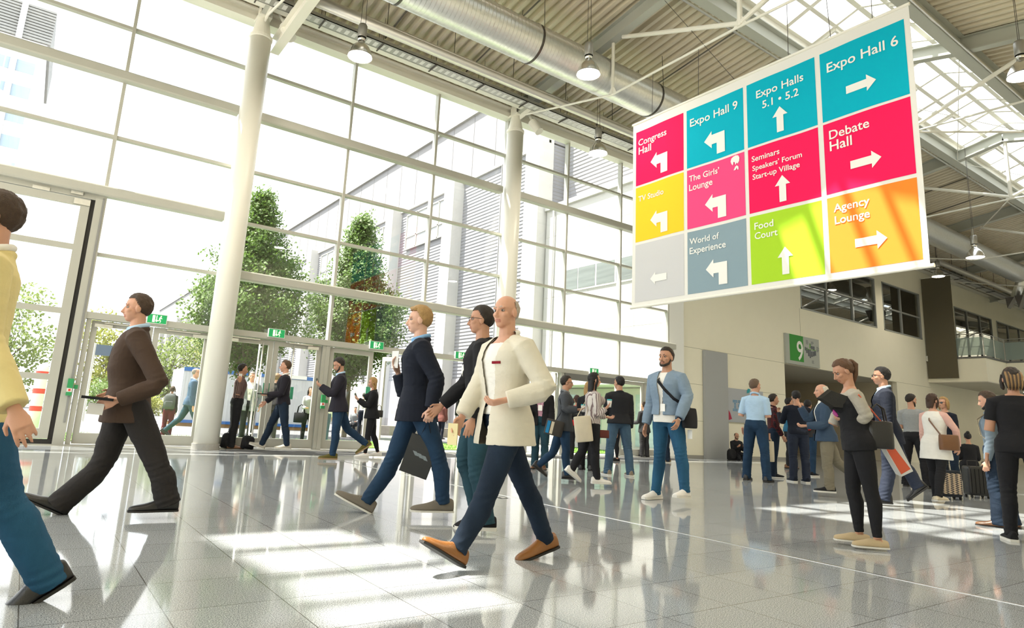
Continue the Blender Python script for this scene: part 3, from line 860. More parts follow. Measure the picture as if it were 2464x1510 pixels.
fb.build('bars', M_GALV, fe)
MB().bar((-6, 30, 1.2), (-0.5, 30, 1.2), 0.05, 0.05).bar((-6, 30, 0.12), (-0.5, 30, 0.12), 0.05, 0.05).build('rail', M_GALV, fe)
M_BLUE = mat('container_blue', (0.03, 0.14, 0.42), 0.5)
for k, (x, w, lb) in enumerate(((5.6, 3.1, 'white site container with blue trim, left one behind the doors'), (9.0, 3.4, 'white site container with blue trim and printed strip, right one'))):
    c = empty('site_container', (x, 32, 0), lb, 'container', 'site containers outside')
    MB().box((x, 31.4, 0.12), (x + w, 34, 2.5)).build('body', mat('container_white', (0.62, 0.63, 0.65), 0.6), c)
    MB().box((x, 31.37, 2.38), (x + w, 31.4, 2.55)).build('top_band', M_BLUE, c)
    MB().box((x, 31.37, 0.12), (x + w, 31.4, 0.25)).build('bottom_band', M_BLUE, c)
    MB().box((x, 31.45, -0.03), (x + w, 31.65, 0.12)).box((x, 33.6, -0.03), (x + w, 33.8, 0.12)).build('timber_skid', mat('raw_timber', (0.42, 0.25, 0.10), 0.8), c)
    rb = MB()
    for j in range(24): rb.box((x + 0.05 + j * w / 24, 31.385, 0.3), (x + 0.05 + j * w / 24 + 0.05, 31.4, 2.35))
    rb.build('ribs', MATS['container_white'], c)
    if k:
        s = MB().box((x + 0.4, 31.35, 2.4), (x + 2.2, 31.37, 2.57)).build('printed_strip', M_SIGNW, c)
        t = MB()
        for j in range(9): t.box((x + 0.5 + j * 0.09, 31.345, 2.43), (x + 0.56 + j * 0.09, 31.35, 2.54))
        t.build('lettering', M_RED, s)
pw = empty('low_wall', (14, 29, 0), 'low stone wall with seated visitors outside', 'wall')
MB().box((12.4, 29, -0.03), (20, 29.5, 0.42)).build('masonry', mat('old_stone', (0.30, 0.27, 0.22), 0.9, noise_amt=0.3, noise_scale=5), pw)

# ================================================================== services under the roof
duct = empty('ventilation_duct', (20, 11.85, 10.4), 'big spiral-wound silver duct under the roof', 'duct')
MB().tube([(X_W, 11.85, 10.4), (43.4, 11.85, 10.4)], 0.5, 40).build('duct_shell', M_GALV, duct, smooth=True)
sm = MB()
x = -2.0
while x < 43:
    sm.tube([(x - 0.012, 11.85, 10.4), (x, 11.85, 10.4), (x + 0.012, 11.85, 10.4)], [0.5, 0.506, 0.5], 36, caps=False); x += 0.11
sm.build('seam_rings', M_GALV, duct, smooth=True)
for x in (1.4, 5.4, 9.15, 13.6, 17.6, 21.6, 25.6):
    b = MB().tube([(x - 0.03, 11.85, 10.4), (x + 0.03, 11.85, 10.4)], 0.515, 36, caps=False)
    for a in (-0.5, 0.5): b.tube([(x, 11.85 + a, 10.4), (x, 11.85 + a * 0.9, deck_z(11.85) + 0.05)], 0.008, 6)
    b.build('hanger_band', mat('dark_steel', (0.10, 0.09, 0.08), 0.4, 0.6), duct)
for x in (14.35, 30.4):
    n = MB().tube([(x, 11.85, 10.4), (x, 11.85, 9.55)], 0.2, 24)
    n.build('outlet', M_GALV, duct, smooth=True)
    MB().tube([(x, 11.85, 9.55), (x, 11.85, 9.25)], 0.21, 24).build('nozzle', M_WHITE, duct)
pipe = empty('supply_pipe', (20, 13.75, 10.42), 'straight silver pipe running beside the big duct', 'pipe')
MB().tube([(X_W, 13.75, 10.42), (62, 13.75, 10.42)], 0.14, 20).build('pipe_shell', mat('pipe_foil', (0.66, 0.63, 0.58), 0.38, 0.75), pipe, smooth=True)
hb = MB()
for k in range(30):
    x = -4 + k * 2.0
    hb.tube([(x, 13.75, 10.55), (x, 13.75, deck_z(13.75))], 0.01, 6)
hb.build('hanger_rod', MATS['dark_steel'], pipe)
tray = empty('cable_tray', (20, 14.5, 10.45), 'perforated metal cable tray under the roof edge', 'cable tray')
tb = MB().box((X_W, 14.33, 10.42), (62, 14.67, 10.44)).box((X_W, 14.33, 10.42), (62, 14.345, 10.52)).box((X_W, 14.655, 10.42), (62, 14.67, 10.52))
for k in range(300): tb.box((-6 + k * 0.2, 14.40, 10.414), (-6 + k * 0.2 + 0.1, 14.60, 10.421), 1)
tb.build('tray_body', [mat('tray_metal', (0.45, 0.45, 0.43), 0.4, 0.7), mat('tray_hole', (0.70, 0.70, 0.68), 0.6)], tray)
hb = MB()
for k in range(34):
    x = -5 + k * 1.6
    hb.tube([(x, 14.35, 10.5), (x, 14.35, deck_z(14.3))], 0.007, 6).tube([(x, 14.65, 10.5), (x, 14.65, deck_z(14.6))], 0.007, 6).bar((x, 14.28, 10.40), (x, 14.75, 10.40), 0.03, 0.03)
hb.build('hanger_rod', MATS['dark_steel'], tray)
cd = MB()
for k in range(14):
    x = 1.2 + k * 2.66
    cd.tube([(x, 15.0, deck_z(15.0) - 0.03), (x, 9.3, deck_z(9.3) - 0.03)], 0.022, 6)
struct(cd.build('trim_roof_conduits', mat('conduit_dark', (0.13, 0.12, 0.10), 0.5)))

M_ALU = mat('spun_aluminium', (0.80, 0.79, 0.76), 0.22, 1.0)
M_BULB = mat('lamp_glow', (1.0, 0.86, 0.66), 0.5, emit=9.0)
LAMP_W = 20
def highbay(loc, label, watts=None):
    x, y, z = loc
    e = empty('pendant_lamp', loc, label, 'lamp', 'high-bay pendant lamps')
    MB().lathe([(0.28, 0.0), (0.275, 0.03), (0.25, 0.13), (0.20, 0.23), (0.13, 0.31), (0.085, 0.35), (0.08, 0.40), (0.0, 0.40)], loc, 32).build('reflector', M_ALU, e, smooth=True)
    MB().tube([(x, y, z - 0.005), (x, y, z + 0.02)], 0.285, 32, caps=False).build('rim', mat('lamp_rim', (0.25, 0.24, 0.22), 0.4, 0.5), e)
    MB().lathe([(0.0, 0.04), (0.262, 0.04)], loc, 32).build('diffuser', M_BULB, e)
    ld = bpy.data.lights.new('lamp_light', 'AREA'); ld.shape = 'DISK'; ld.size = 0.5; ld.energy = watts or LAMP_W; ld.color = (1.0, 0.91, 0.77)
    lo = bpy.data.objects.new('lamp_light', ld); lo.location = (0, 0, 0.03); lo.parent = e; scene.collection.objects.link(lo)
    MB().lathe([(0.06, 0.40), (0.09, 0.43), (0.085, 0.47), (0.055, 0.49)], loc, 20).build('socket', M_ALU, e, smooth=True)
    g = MB().lathe([(0.10, 0.49), (0.105, 0.50), (0.105, 0.78), (0.09, 0.82), (0.0, 0.82)], loc, 20)
    g.build('ballast_housing', mat('ballast_metal', (0.35, 0.34, 0.31), 0.35, 0.6), e, smooth=True)
    MB().tube([(x - .06, y, z + 0.82), (x - 0.05, y, deck_z(y) + 0.02)], 0.006, 6).tube([(x + .06, y, z + 0.82), (x + 0.02, y, deck_z(y) + 0.02)], 0.006, 6).build('suspension_cable', MATS['dark_steel'], e)
highbay((5.12, 13.12, 9.05), 'lit bell-shaped pendant lamp nearest the left column')
highbay((9.85, 10.49, 9.22), 'lit bell-shaped pendant lamp in front of the big duct')
highbay((13.06, 13.40, 9.06), 'lit bell-shaped pendant lamp just left of the banner')
highbay((16.5, 4.05, 8.85), 'lit bell-shaped pendant lamp cut by the right edge')
highbay((27.47, 8.69, 7.72), 'lit bell-shaped pendant lamp right of the orange panel')
highbay((37.0, 13.35, 9.35), 'dim pendant lamp half hidden at the lower right corner of the banner')
for x in (-6, -2, 2):  # unseen lamps added to raise the light level in the hall
    for y in (3.8, 10.5):
        highbay((x, y, 9.1), 'added bell-shaped fill lamp above the camera, outside the view')
for x in (9, 14, 19, 24, 30, 36, 42, 48):  # unseen stronger row added to brighten the right side
    highbay((x, 1.0, 8.6), 'added bell-shaped fill lamp near the wall behind the camera, outside the view', 48)
# spotlights on the column heads
for k, (x, lb) in enumerate(((3.95, 'white cylinder spotlight at the head of the left column'), (11.95, 'white cylinder spotlight at the head of the middle column'))):
    e = empty('spotlight', (x, 15.1, 10.15), lb, 'spotlight', 'cylinder spotlights on the columns')
    MB().tube([(x - 0.06, 15.2, 10.36), (x + 0.05, 14.95, 9.98)], 0.14, 20).build('lamp_body', M_WHITE, e)
    MB().bar((x - 0.03, 15.15, 10.3), (x - 0.25, 15.3, 10.75), 0.03, 0.06).build('bracket', M_WHITE, e)
# ceiling loudspeaker cluster far right
e = empty('loudspeaker_cluster', (44.4, 12.2, 9.2), 'black loudspeakers with silver duct elbow hanging over the balcony', 'loudspeaker')
MB().prism([(11.9, 9.3), (12.3, 9.3), (12.15, 8.6)], 44.0, 44.5, 'x').build('speaker', MATS['dark_steel'], e)
MB().prism([(12.4, 9.3), (12.8, 9.3), (12.75, 8.7)], 44.3, 44.8, 'x').build('speaker', MATS['dark_steel'], e)
MB().tube([(44.4, 12.0, 10.9), (44.5, 12.1, 10.1), (44.5, 12.4, 9.3)], 0.22, 16).build('duct_elbow', M_GALV, e, smooth=True)
# downlights in the soffits
for k, (x, y, z, lb) in enumerate(((28.9, 18.3, 4.125, 'round lit downlight in the soffit under the number 9 sign'), (49.2, 13.6, 4.395, 'round lit downlight under the balcony'))):
    e = empty('downlight', (x, y, z), lb, 'downlight', 'soffit downlights')
    MB().tube([(x, y, z), (x, y, z - 0.03)], 0.24, 24).build('ring', M_WHITE, e)
    MB().tube([(x, y, z - 0.03), (x, y, z - 0.036)], 0.20, 24).build('diffuser', mat('downlight_glow', (1, 0.86, 0.66), 0.5, emit=14.0), e)

# ================================================================== the hanging banner (plane x = 11.5)
BX = 11.47
def BP(u, v, d=0.0):
    # the cloth hangs with shallow vertical waves
    return Vector((BX - d + 0.013 * math.sin(u * 3.1 + 0.6) * (0.4 + 0.6 * math.sin(v * 0.66)) + 0.003 * math.sin(u * 7.0 + v), 10.53 - u, 3.73 + v))
BW, BH = 6.29, 4.72
M_CLOTH = mat('banner_cloth', (0.74, 0.73, 0.69), 0.85, spec=0.2)
def banner_mat(name, c):
    m = mat(name, c, 0.8, spec=0.15)
    return m
for m in (M_CLOTH,): pass
ban = empty('hanging_banner', (11.47, 7.4, 3.73), 'huge white hanging banner with twelve coloured direction panels', 'banner')
def cloth_grid(u0, u1, v0, v1, d, n=0.11):
    nu, nv = max(2, int((u1 - u0) / n)), max(2, int((v1 - v0) / n))
    mb = MB()
    vs = [BP(u0 + (u1 - u0) * i / nu, v0 + (v1 - v0) * j / nv, d) for j in range(nv + 1) for i in range(nu + 1)]
    fs = [(j * (nu + 1) + i, j * (nu + 1) + i + 1, (j + 1) * (nu + 1) + i + 1, (j + 1) * (nu + 1) + i) for j in range(nv) for i in range(nu)]
    return mb.add(vs, fs)
cb = cloth_grid(0, BW, 0, BH, 0.0)
cb.add(cloth_grid(0, BW, 0, BH, -0.006).v, cb.f[:])
cb.build('cloth', M_CLOTH, ban, smooth=True)
MB().tube([BP(-0.03, 0.03), BP(BW + 0.06, 0.03)], 0.035, 12).build('bottom_tube', M_WHITE, ban)
MB().tube([BP(-0.02, BH - 0.02), BP(BW + 0.02, BH - 0.02)], 0.03, 12).build('top_tube', M_WHITE, ban)
for u, y, z in ((0.6, 9.93, 9.62), (1.95, 8.58, 9.64), (4.1, 6.43, 9.64), (5.7, 4.83, 9.62), (2.9, 9.6, 11.5), (4.95, 5.75, 11.6)):
    MB().tube([BP(u, BH - 0.02), (11.5, y, z)], 0.006, 6).build('suspension_wire', MATS['dark_steel'], ban)
PAN = dict(pink=(0.82, 0.012, 0.10), teal=(0.0, 0.40, 0.53), rose=(0.83, 0.07, 0.22), yellow=(0.93, 0.57, 0.03), grey=(0.57, 0.57, 0.58), slate=(0.24, 0.33, 0.38), lime=(0.38, 0.63, 0.03), orange=(0.93, 0.24, 0.03))
COLS = [(0.10, 1.54), (1.63, 3.08), (3.165, 4.62), (4.72, 6.20)]
ROWS = [(3.05, 4.46), (1.62, 3.00), (0.15, 1.55)]
TX = {(0, 0): ('pink', [('Congress', .18, 4.08, .88), ('Hall', .19, 3.85, .39)], 'turn'), (0, 1): ('yellow', [('TV Studio', .19, 2.63, .78)], 'turn'), (0, 2): ('grey', [], 'left'),
      (1, 0): ('teal', [('Expo Hall 9', 1.73, 4.03, 1.22)], 'turn'), (1, 1): ('rose', [('The Girls\u2019', 1.69, 2.72, .77), ('Lounge', 1.69, 2.50, .60)], 'turn'), (1, 2): ('slate', [('World of', 1.69, 1.26, .74), ('Experience', 1.69, 1.04, .90)], 'turn'),
      (2, 0): ('teal', [('Expo Halls', 3.39, 4.07, 1.0), ('5.1 \u2022 5.2', 3.52, 3.80, .76)], 'up'), (2, 1): ('pink', [('Seminars', 3.25, 2.71, .60), ('Speakers\u2019 Forum', 3.26, 2.51, 1.03), ('Start-up Village', 3.26, 2.32, .98)], 'up'), (2, 2): ('lime', [('Food', 3.27, 1.26, .40), ('Court', 3.27, 1.06, .48)], 'up'),
      (3, 0): ('teal', [('Expo Hall 6', 4.85, 4.02, 1.24)], 'right'), (3, 1): ('pink', [('Debate', 4.83, 2.67, .71), ('Hall', 4.83, 2.44, .40)], 'right'), (3, 2): ('orange', [('Agency', 4.84, 1.26, .62), ('Lounge', 4.85, 1.03, .60)], 'right')}
ARW = dict(turn=[(-.26, .0), (-.07, .20), (-.07, .11), (.26, .11), (.26, -.37), (.055, -.37), (.055, -.11), (-.07, -.11), (-.07, -.20)],
           up=[(0, .27), (.155, .07), (.07, .07), (.07, -.27), (-.07, -.27), (-.07, .07), (-.155, .07)],
           right=[(.26, 0), (.10, .16), (.10, .075), (-.26, .075), (-.26, -.075), (.10, -.075), (.10, -.16)],
           left=[(-.24, 0), (-.09, .15), (-.09, .08), (.24, .08), (.24, -.08), (-.09, -.08), (-.09, -.15)])
AOFF = dict(turn=(0.725, -0.92), up=(0.72, -1.02), right=(0.72, -0.94), left=(0.715, -0.90))
M_LET = mat('banner_lettering', (0.80, 0.80, 0.76), 0.8, spec=0.2)
def text_mesh(txt, width, bold=0.006):
    cu = bpy.data.curves.new('lettering', 'FONT')
    cu.body = txt; cu.size = 1.0; cu.offset = 0.012
    cu.resolution_u = 3
    o = bpy.data.objects.new('lettering', cu)
    scene.collection.objects.link(o)
    dg = bpy.context.evaluated_depsgraph_get()
    me = bpy.data.meshes.new_from_object(o.evaluated_get(dg))
    bpy.data.objects.remove(o)
    xs = [v.co.x for v in me.vertices]
    k = width / (max(xs) - min(xs))
    x0 = min(xs)
    vs = [((v.co.x - x0) * k, v.co.y * k) for v in me.vertices]
    fs = [tuple(p.vertices) for p in me.polygons]
    bpy.data.meshes.remove(me)
    return vs, fs
for (ci, ri), (col, lines, arrow) in TX.items():
    (u0, u1), (v0, v1) = COLS[ci], ROWS[ri]
    pn = cloth_grid(u0, u1, v0, v1, 0.004).build('panel', banner_mat('banner_' + col, PAN[col]), ban, smooth=True, fix=False)
    for t, u, v, wd in lines:
        vs, fs = text_mesh(t, wd)
        MB().add([BP(u + a, v + b, 0.013) for a, b in vs], fs).build('lettering', M_LET, pn, fix=False)
    ao = AOFF[arrow]
    cu_, cv_ = u0 + ao[0], v1 + ao[1]
    MB().add([BP(cu_ + a, cv_ + b, 0.013) for a, b in ARW[arrow]], [tuple(range(len(ARW[arrow])))]).build('arrow', M_LET, pn, fix=False)
    if (ci, ri) == (1, 1):
        em = [(2.80 + a, 2.78 + b) for a, b in ((.0, .0), (-.03, .04), (-.05, .10), (-.03, .16), (.02, .19), (.08, .2), (.14, .18), (.17, .12), (.16, .05), (.12, .0), (.10, .03), (.07, -.01), (.05, .06), (.02, .07), (.015, .03))]
        MB().add([BP(a, b, 0.013) for a, b in em], [tuple(range(len(em)))]).add([BP(2.82, 2.66, .013), BP(2.86, 2.73, .013), BP(2.90, 2.75, .013), BP(2.94, 2.71, .013), BP(2.94, 2.65, .013), BP(2.91, 2.65, .013), BP(2.90, 2.70, .013), BP(2.87, 2.66, .013)], [tuple(range(8))]).build('head_emblem', M_LET, pn, fix=False)

# ================================================================== signs and boards on the right
tag(MB().box((21.45, 15.86, 0.0), (22.88, 15.985, 4.11)).build('display_panel', mat('plain_grey_board', (0.36, 0.37, 0.37), 0.6)), 'tall plain grey display panel standing against the right wall', 'panel')
hbn = empty('wall_banner', (41.75, 15.2, 4.62), 'long plain brown-grey banner jutting from the wall by the balcony', 'banner')
MB().box((41.68, 14.48, 4.62), (41.73, 15.95, 10.39)).build('cloth', mat('taupe_cloth', (0.105, 0.09, 0.055), 0.85), hbn)
MB().tube([(41.7, 14.45, 10.4), (41.7, 16, 10.4)], 0.03, 8).box((41.66, 15.9, 5.6), (41.75, 16.0, 5.9)).build('bracket', M_GALV, hbn)
s9 = empty('hall_number_sign', (28.6, 15.95, 4.15), 'grey wall sign with a white 9 on green and a small site plan', 'sign')
MB().box((27.2, 15.90, 4.15), (29.98, 15.995, 5.48)).build('board', mat('sign_grey', (0.40, 0.42, 0.38), 0.5), s9)
gp = MB().box((27.5, 15.895, 4.30), (28.62, 15.90, 5.48)).build('green_field', mat('hall_green', (0.02, 0.25, 0.02), 0.5), s9)
vs, fs = text_mesh('9', 0.52)
MB().add([(28.06 + a, 15.89, 4.38 + b * 1.06) for a, b in vs], fs).build('numeral', M_SIGNW, gp, fix=False)
mp_ = MB(); rnd = random.Random(5)
for (x, z, w, h) in ((28.85, 4.75, .12, .25), (29.0, 4.62, .1, .34), (29.13, 4.55, .1, .4), (29.26, 4.62, .13, .25), (29.42, 4.66, .12, .22), (29.55, 4.7, .13, .22), (29.15, 5.0, .1, .22), (29.28, 4.98, .14, .14), (29.45, 4.96, .12, .16), (28.75, 4.86, .07, .16)):
    mp_.box((x, 15.893, z), (x + w, 15.90, z + h))
mp_.build('site_plan', mat('plan_blocks', (0.09, 0.10, 0.12), 0.5), s9)
MB().box((29.14, 15.890, 5.02), (29.2, 15.893, 5.2)).box((28.8, 15.889, 4.93), (29.7, 15.892, 4.95)).build('plan_marker', mat('plan_green', (0.15, 0.42, 0.05), 0.5), s9)
tl = MB()
for (x, z, n) in ((28.85, 5.32, 4), (29.3, 5.3, 3), (29.75, 5.1, 5), (29.3, 4.42, 3)):
    for j in range(n): tl.box((x, 15.894, z - j * 0.05), (x + rnd.uniform(.12, .22), 15.90, z - j * 0.05 + 0.02))
tl.build('caption_lines', MATS['plan_blocks'], s9)
po = empty('wall_poster', (23.9, 15.98, 1.4), 'silver-grey poster with blue letters behind the man in light blue shirt', 'poster')
MB().box((22.95, 15.94, 1.42), (25.4, 15.99, 2.76)).build('sheet', mat('poster_silver', (0.40, 0.42, 0.45), 0.4), po)
lt = MB()
def ibm(x, ch, h=0.46, z=1.86):
    n = 8
    for j in range(n):
        zz, dz = z + h * j / n, h / n * 0.55
        if ch == 'I': segs = [(0, .3)] if j in (0, 1, 6, 7) else [(.09, .21)]
        elif ch == 'B': segs = [(0, .36)] if j in (0, 7) else ([(0, .39)] if j in (1, 6, 3, 4) else [(.07, .19), (.27, .40)])
        else: segs = [(0, .16), (.38, .54)] if j in (0, 1) else ([(.07, .17), (.2, .34), (.37, .47)] if j < 5 else [(.0, .22), (.32, .54)])
        for a, b in segs: lt.box((x + a, 15.932, zz), (x + b, 15.94, zz + dz))
ibm(23.28, 'I'); ibm(23.64, 'B'); ibm(24.10, 'M')
lt.build('lettering', mat('poster_blue', (0.06, 0.25, 0.45), 0.5), po)
MB().prism([(24.25, 2.62), (24.42, 2.66), (24.5, 2.80), (24.36, 2.82), (24.26, 2.74)], 15.93, 15.94, 'y').build('teal_mark', mat('teal_print', (0.02, 0.32, 0.38), 0.5), po)
MB().prism([(22.96, 1.48), (23.2, 1.54), (23.08, 1.78), (22.96, 1.9)], 15.93, 15.94, 'y').build('red_mark', mat('crimson_print', (0.35, 0.01, 0.05), 0.5), po)
# entrance mats
M_MAT = mat('charcoal_mat', (0.075, 0.075, 0.075), 0.95, noise_amt=0.3, noise_scale=90)
tag(MB().box((3.85, 14.2, 0.0), (9.75, 15.55, 0.004)).build('entrance_mat', M_MAT), 'charcoal entrance mat in front of the doors with pull handles', 'mat', 'entrance mats')
tag(MB().box((11.9, 14.5, 0.0), (19.2, 15.55, 0.004)).build('entrance_mat', M_MAT), 'charcoal entrance mat by the far right doors', 'mat', 'entrance mats')
fly = at_z(1209, 1197, 0.002)
lf = empty('dropped_leaflet', (fly.x, fly.y, 0), 'small black and white card lying on the floor', 'leaflet')
MB().box((fly.x - 0.06, fly.y - 0.05, 0.001), (fly.x + 0.06, fly.y + 0.05, 0.003)).build('sheet', M_DARK, lf)
MB().box((fly.x - 0.02, fly.y - 0.03, 0.003), (fly.x + 0.04, fly.y + 0.02, 0.004)).build('printed_area', M_SIGNW, lf)
# ================================================================== people
def mesh_obj(name, me, mats, parent, world_off):
    me.name = name
    me.materials.clear()
    for m in (mats if isinstance(mats, (list, tuple)) else [mats]): me.materials.append(m)
    o = bpy.data.objects.new(name, me)
    scene.collection.objects.link(o)
    o.parent = parent
    me.transform(Matrix.Translation(-world_off))
    me.polygons.foreach_set('use_smooth', [True] * len(me.polygons))
    return o
def remeshed(mb, voxel, smooth=4):
    me = bpy.data.meshes.new('tmp')
    me.from_pydata(mb.v, [], mb.f)
    bm = bmesh.new(); bm.from_mesh(me); bmesh.ops.recalc_face_normals(bm, faces=bm.faces); bm.to_mesh(me); bm.free()
    o = bpy.data.objects.new('tmp', me)
    scene.collection.objects.link(o)
    r = o.modifiers.new('r', 'REMESH'); r.mode = 'VOXEL'; r.voxel_size = voxel; r.adaptivity = 0
    s = o.modifiers.new('s', 'SMOOTH'); s.factor = 0.5; s.iterations = smooth
    dg = bpy.context.evaluated_depsgraph_get()
    out = bpy.data.meshes.new_from_object(o.evaluated_get(dg))
    bpy.data.objects.remove(o); bpy.data.meshes.remove(me)
    return out
def bend(c, a, b):                     # smooth interpolation helper
    return a + (b - a) * c
def skin_mat(name, c):
    m = mat('skin_' + name, c, 0.55, noise_amt=0.10, noise_scale=14, bump=0.05, bump_scale=220)
    b = m.node_tree.nodes['Principled BSDF']
    b.inputs['Subsurface Weight'].default_value = 0.08
    b.inputs['Subsurface Radius'].default_value = (0.02, 0.008, 0.004)
    return m
SKIN = {'fair': (0.56, 0.30, 0.20), 'tan': (0.46, 0.24, 0.15), 'pale': (0.62, 0.37, 0.27), 'dark': (0.12, 0.06, 0.04)}
M_EYE = mat('eye_white', (0.33, 0.29, 0.27), 0.35)
M_IRIS = mat('iris_dark', (0.04, 0.03, 0.02), 0.2)
M_BROWH = {}
def cloth(name, c, kind='wool'):
    if kind == 'denim': return mat('denim_' + name, c, 0.85, noise_amt=0.65, noise_scale=5.5, bump=0.35, bump_scale=260, spec=0.2, stretch=(1, 1, 0.45))
    if kind == 'leather': return mat('leather_' + name, c, 0.32, noise_amt=0.2, noise_scale=9, bump=0.15, bump_scale=90)
    if kind == 'knit': return mat('knit_' + name, c, 0.9, noise_amt=0.12, noise_scale=25, bump=0.3, bump_scale=200, spec=0.2)
    return mat('cloth_' + name, c, 0.85, noise_amt=0.10, noise_scale=9, bump=0.2, bump_scale=60, spec=0.25)
def striped(name, c1, c2, n, axis='X', plaid=False):
    key = 'striped_' + name
    if key in MATS: return MATS[key]
    m = mat(key, c1, 0.85, spec=0.2)
    nt = m.node_tree; b = nt.nodes['Principled BSDF']
    tc = nt.nodes.new('ShaderNodeTexCoord')
    def wave(ax, sc):
        w = nt.nodes.new('ShaderNodeTexWave'); w.bands_direction = ax; w.inputs['Scale'].default_value = sc; w.inputs['Distortion'].default_value = 0.4
        nt.links.new(tc.outputs['Object'], w.inputs['Vector']); return w.outputs['Fac']
    rp = nt.nodes.new('ShaderNodeValToRGB')
    rp.color_ramp.elements[0].position, rp.color_ramp.elements[0].color = 0.45, (*c1, 1)
    rp.color_ramp.elements[1].position, rp.color_ramp.elements[1].color = 0.6, (*c2, 1)
    f = wave(axis, n)
    if plaid:
        g = wave('Z', n); mm = nt.nodes.new('ShaderNodeMath'); mm.operation = 'MAXIMUM'
        nt.links.new(f, mm.inputs[0]); nt.links.new(g, mm.inputs[1]); f = mm.outputs[0]
    nt.links.new(f, rp.inputs[0]); nt.links.new(rp.outputs[0], b.inputs['Base Color'])
    return m

class Fig:
    pass
# pose tables: thigh forward angle, knee flex, foot pitch (toe up +), planted?   |  arm: shoulder forward, out, elbow flex, inward
LEGS = {'stand': ((2, 2, 0), (-1, 2, 0)), 'ease': ((4, 6, 0), (-4, 4, 0)),
        'strideL': ((27, 4, 22), (-16, 14, -8)), 'strideR': ((-16, 14, -8), (27, 4, 22)),
        'midL': ((22, 8, 12), (-24, 22, -32)), 'midR': ((-24, 22, -32), (22, 8, 12)),
        'passL': ((6, 6, 0), (-8, 50, -45)), 'passR': ((-8, 50, -45), (6, 6, 0)), 'wide': ((3, 3, 0), (-3, 3, 0)),
        'sit': ((95, 120, 10), (80, 130, 10))}
ARMS = {'hang': (0, 6, 12, 0), 'back': (-24, 7, 12, 0), 'fwd': (24, 7, 22, 5), 'phone': (22, 8, 98, 28), 'phonelow': (18, 8, 80, 24), 'call': (28, 26, 150, 10), 'belly': (2, 16, 92, 62),
        'carry': (4, 5, 6, 0), 'raise': (30, 8, 105, 10), 'face': (62, 20, 120, 35), 'hold': (10, 8, 75, 10), 'point': (35, 14, 60, 5), 'pocket': (-10, 16, 40, 10), 'bag': (8, 12, 60, -5), 'camera': (60, 30, 125, 45)}
def arm_pose(a):
    return ARMS[a] if isinstance(a, str) else a

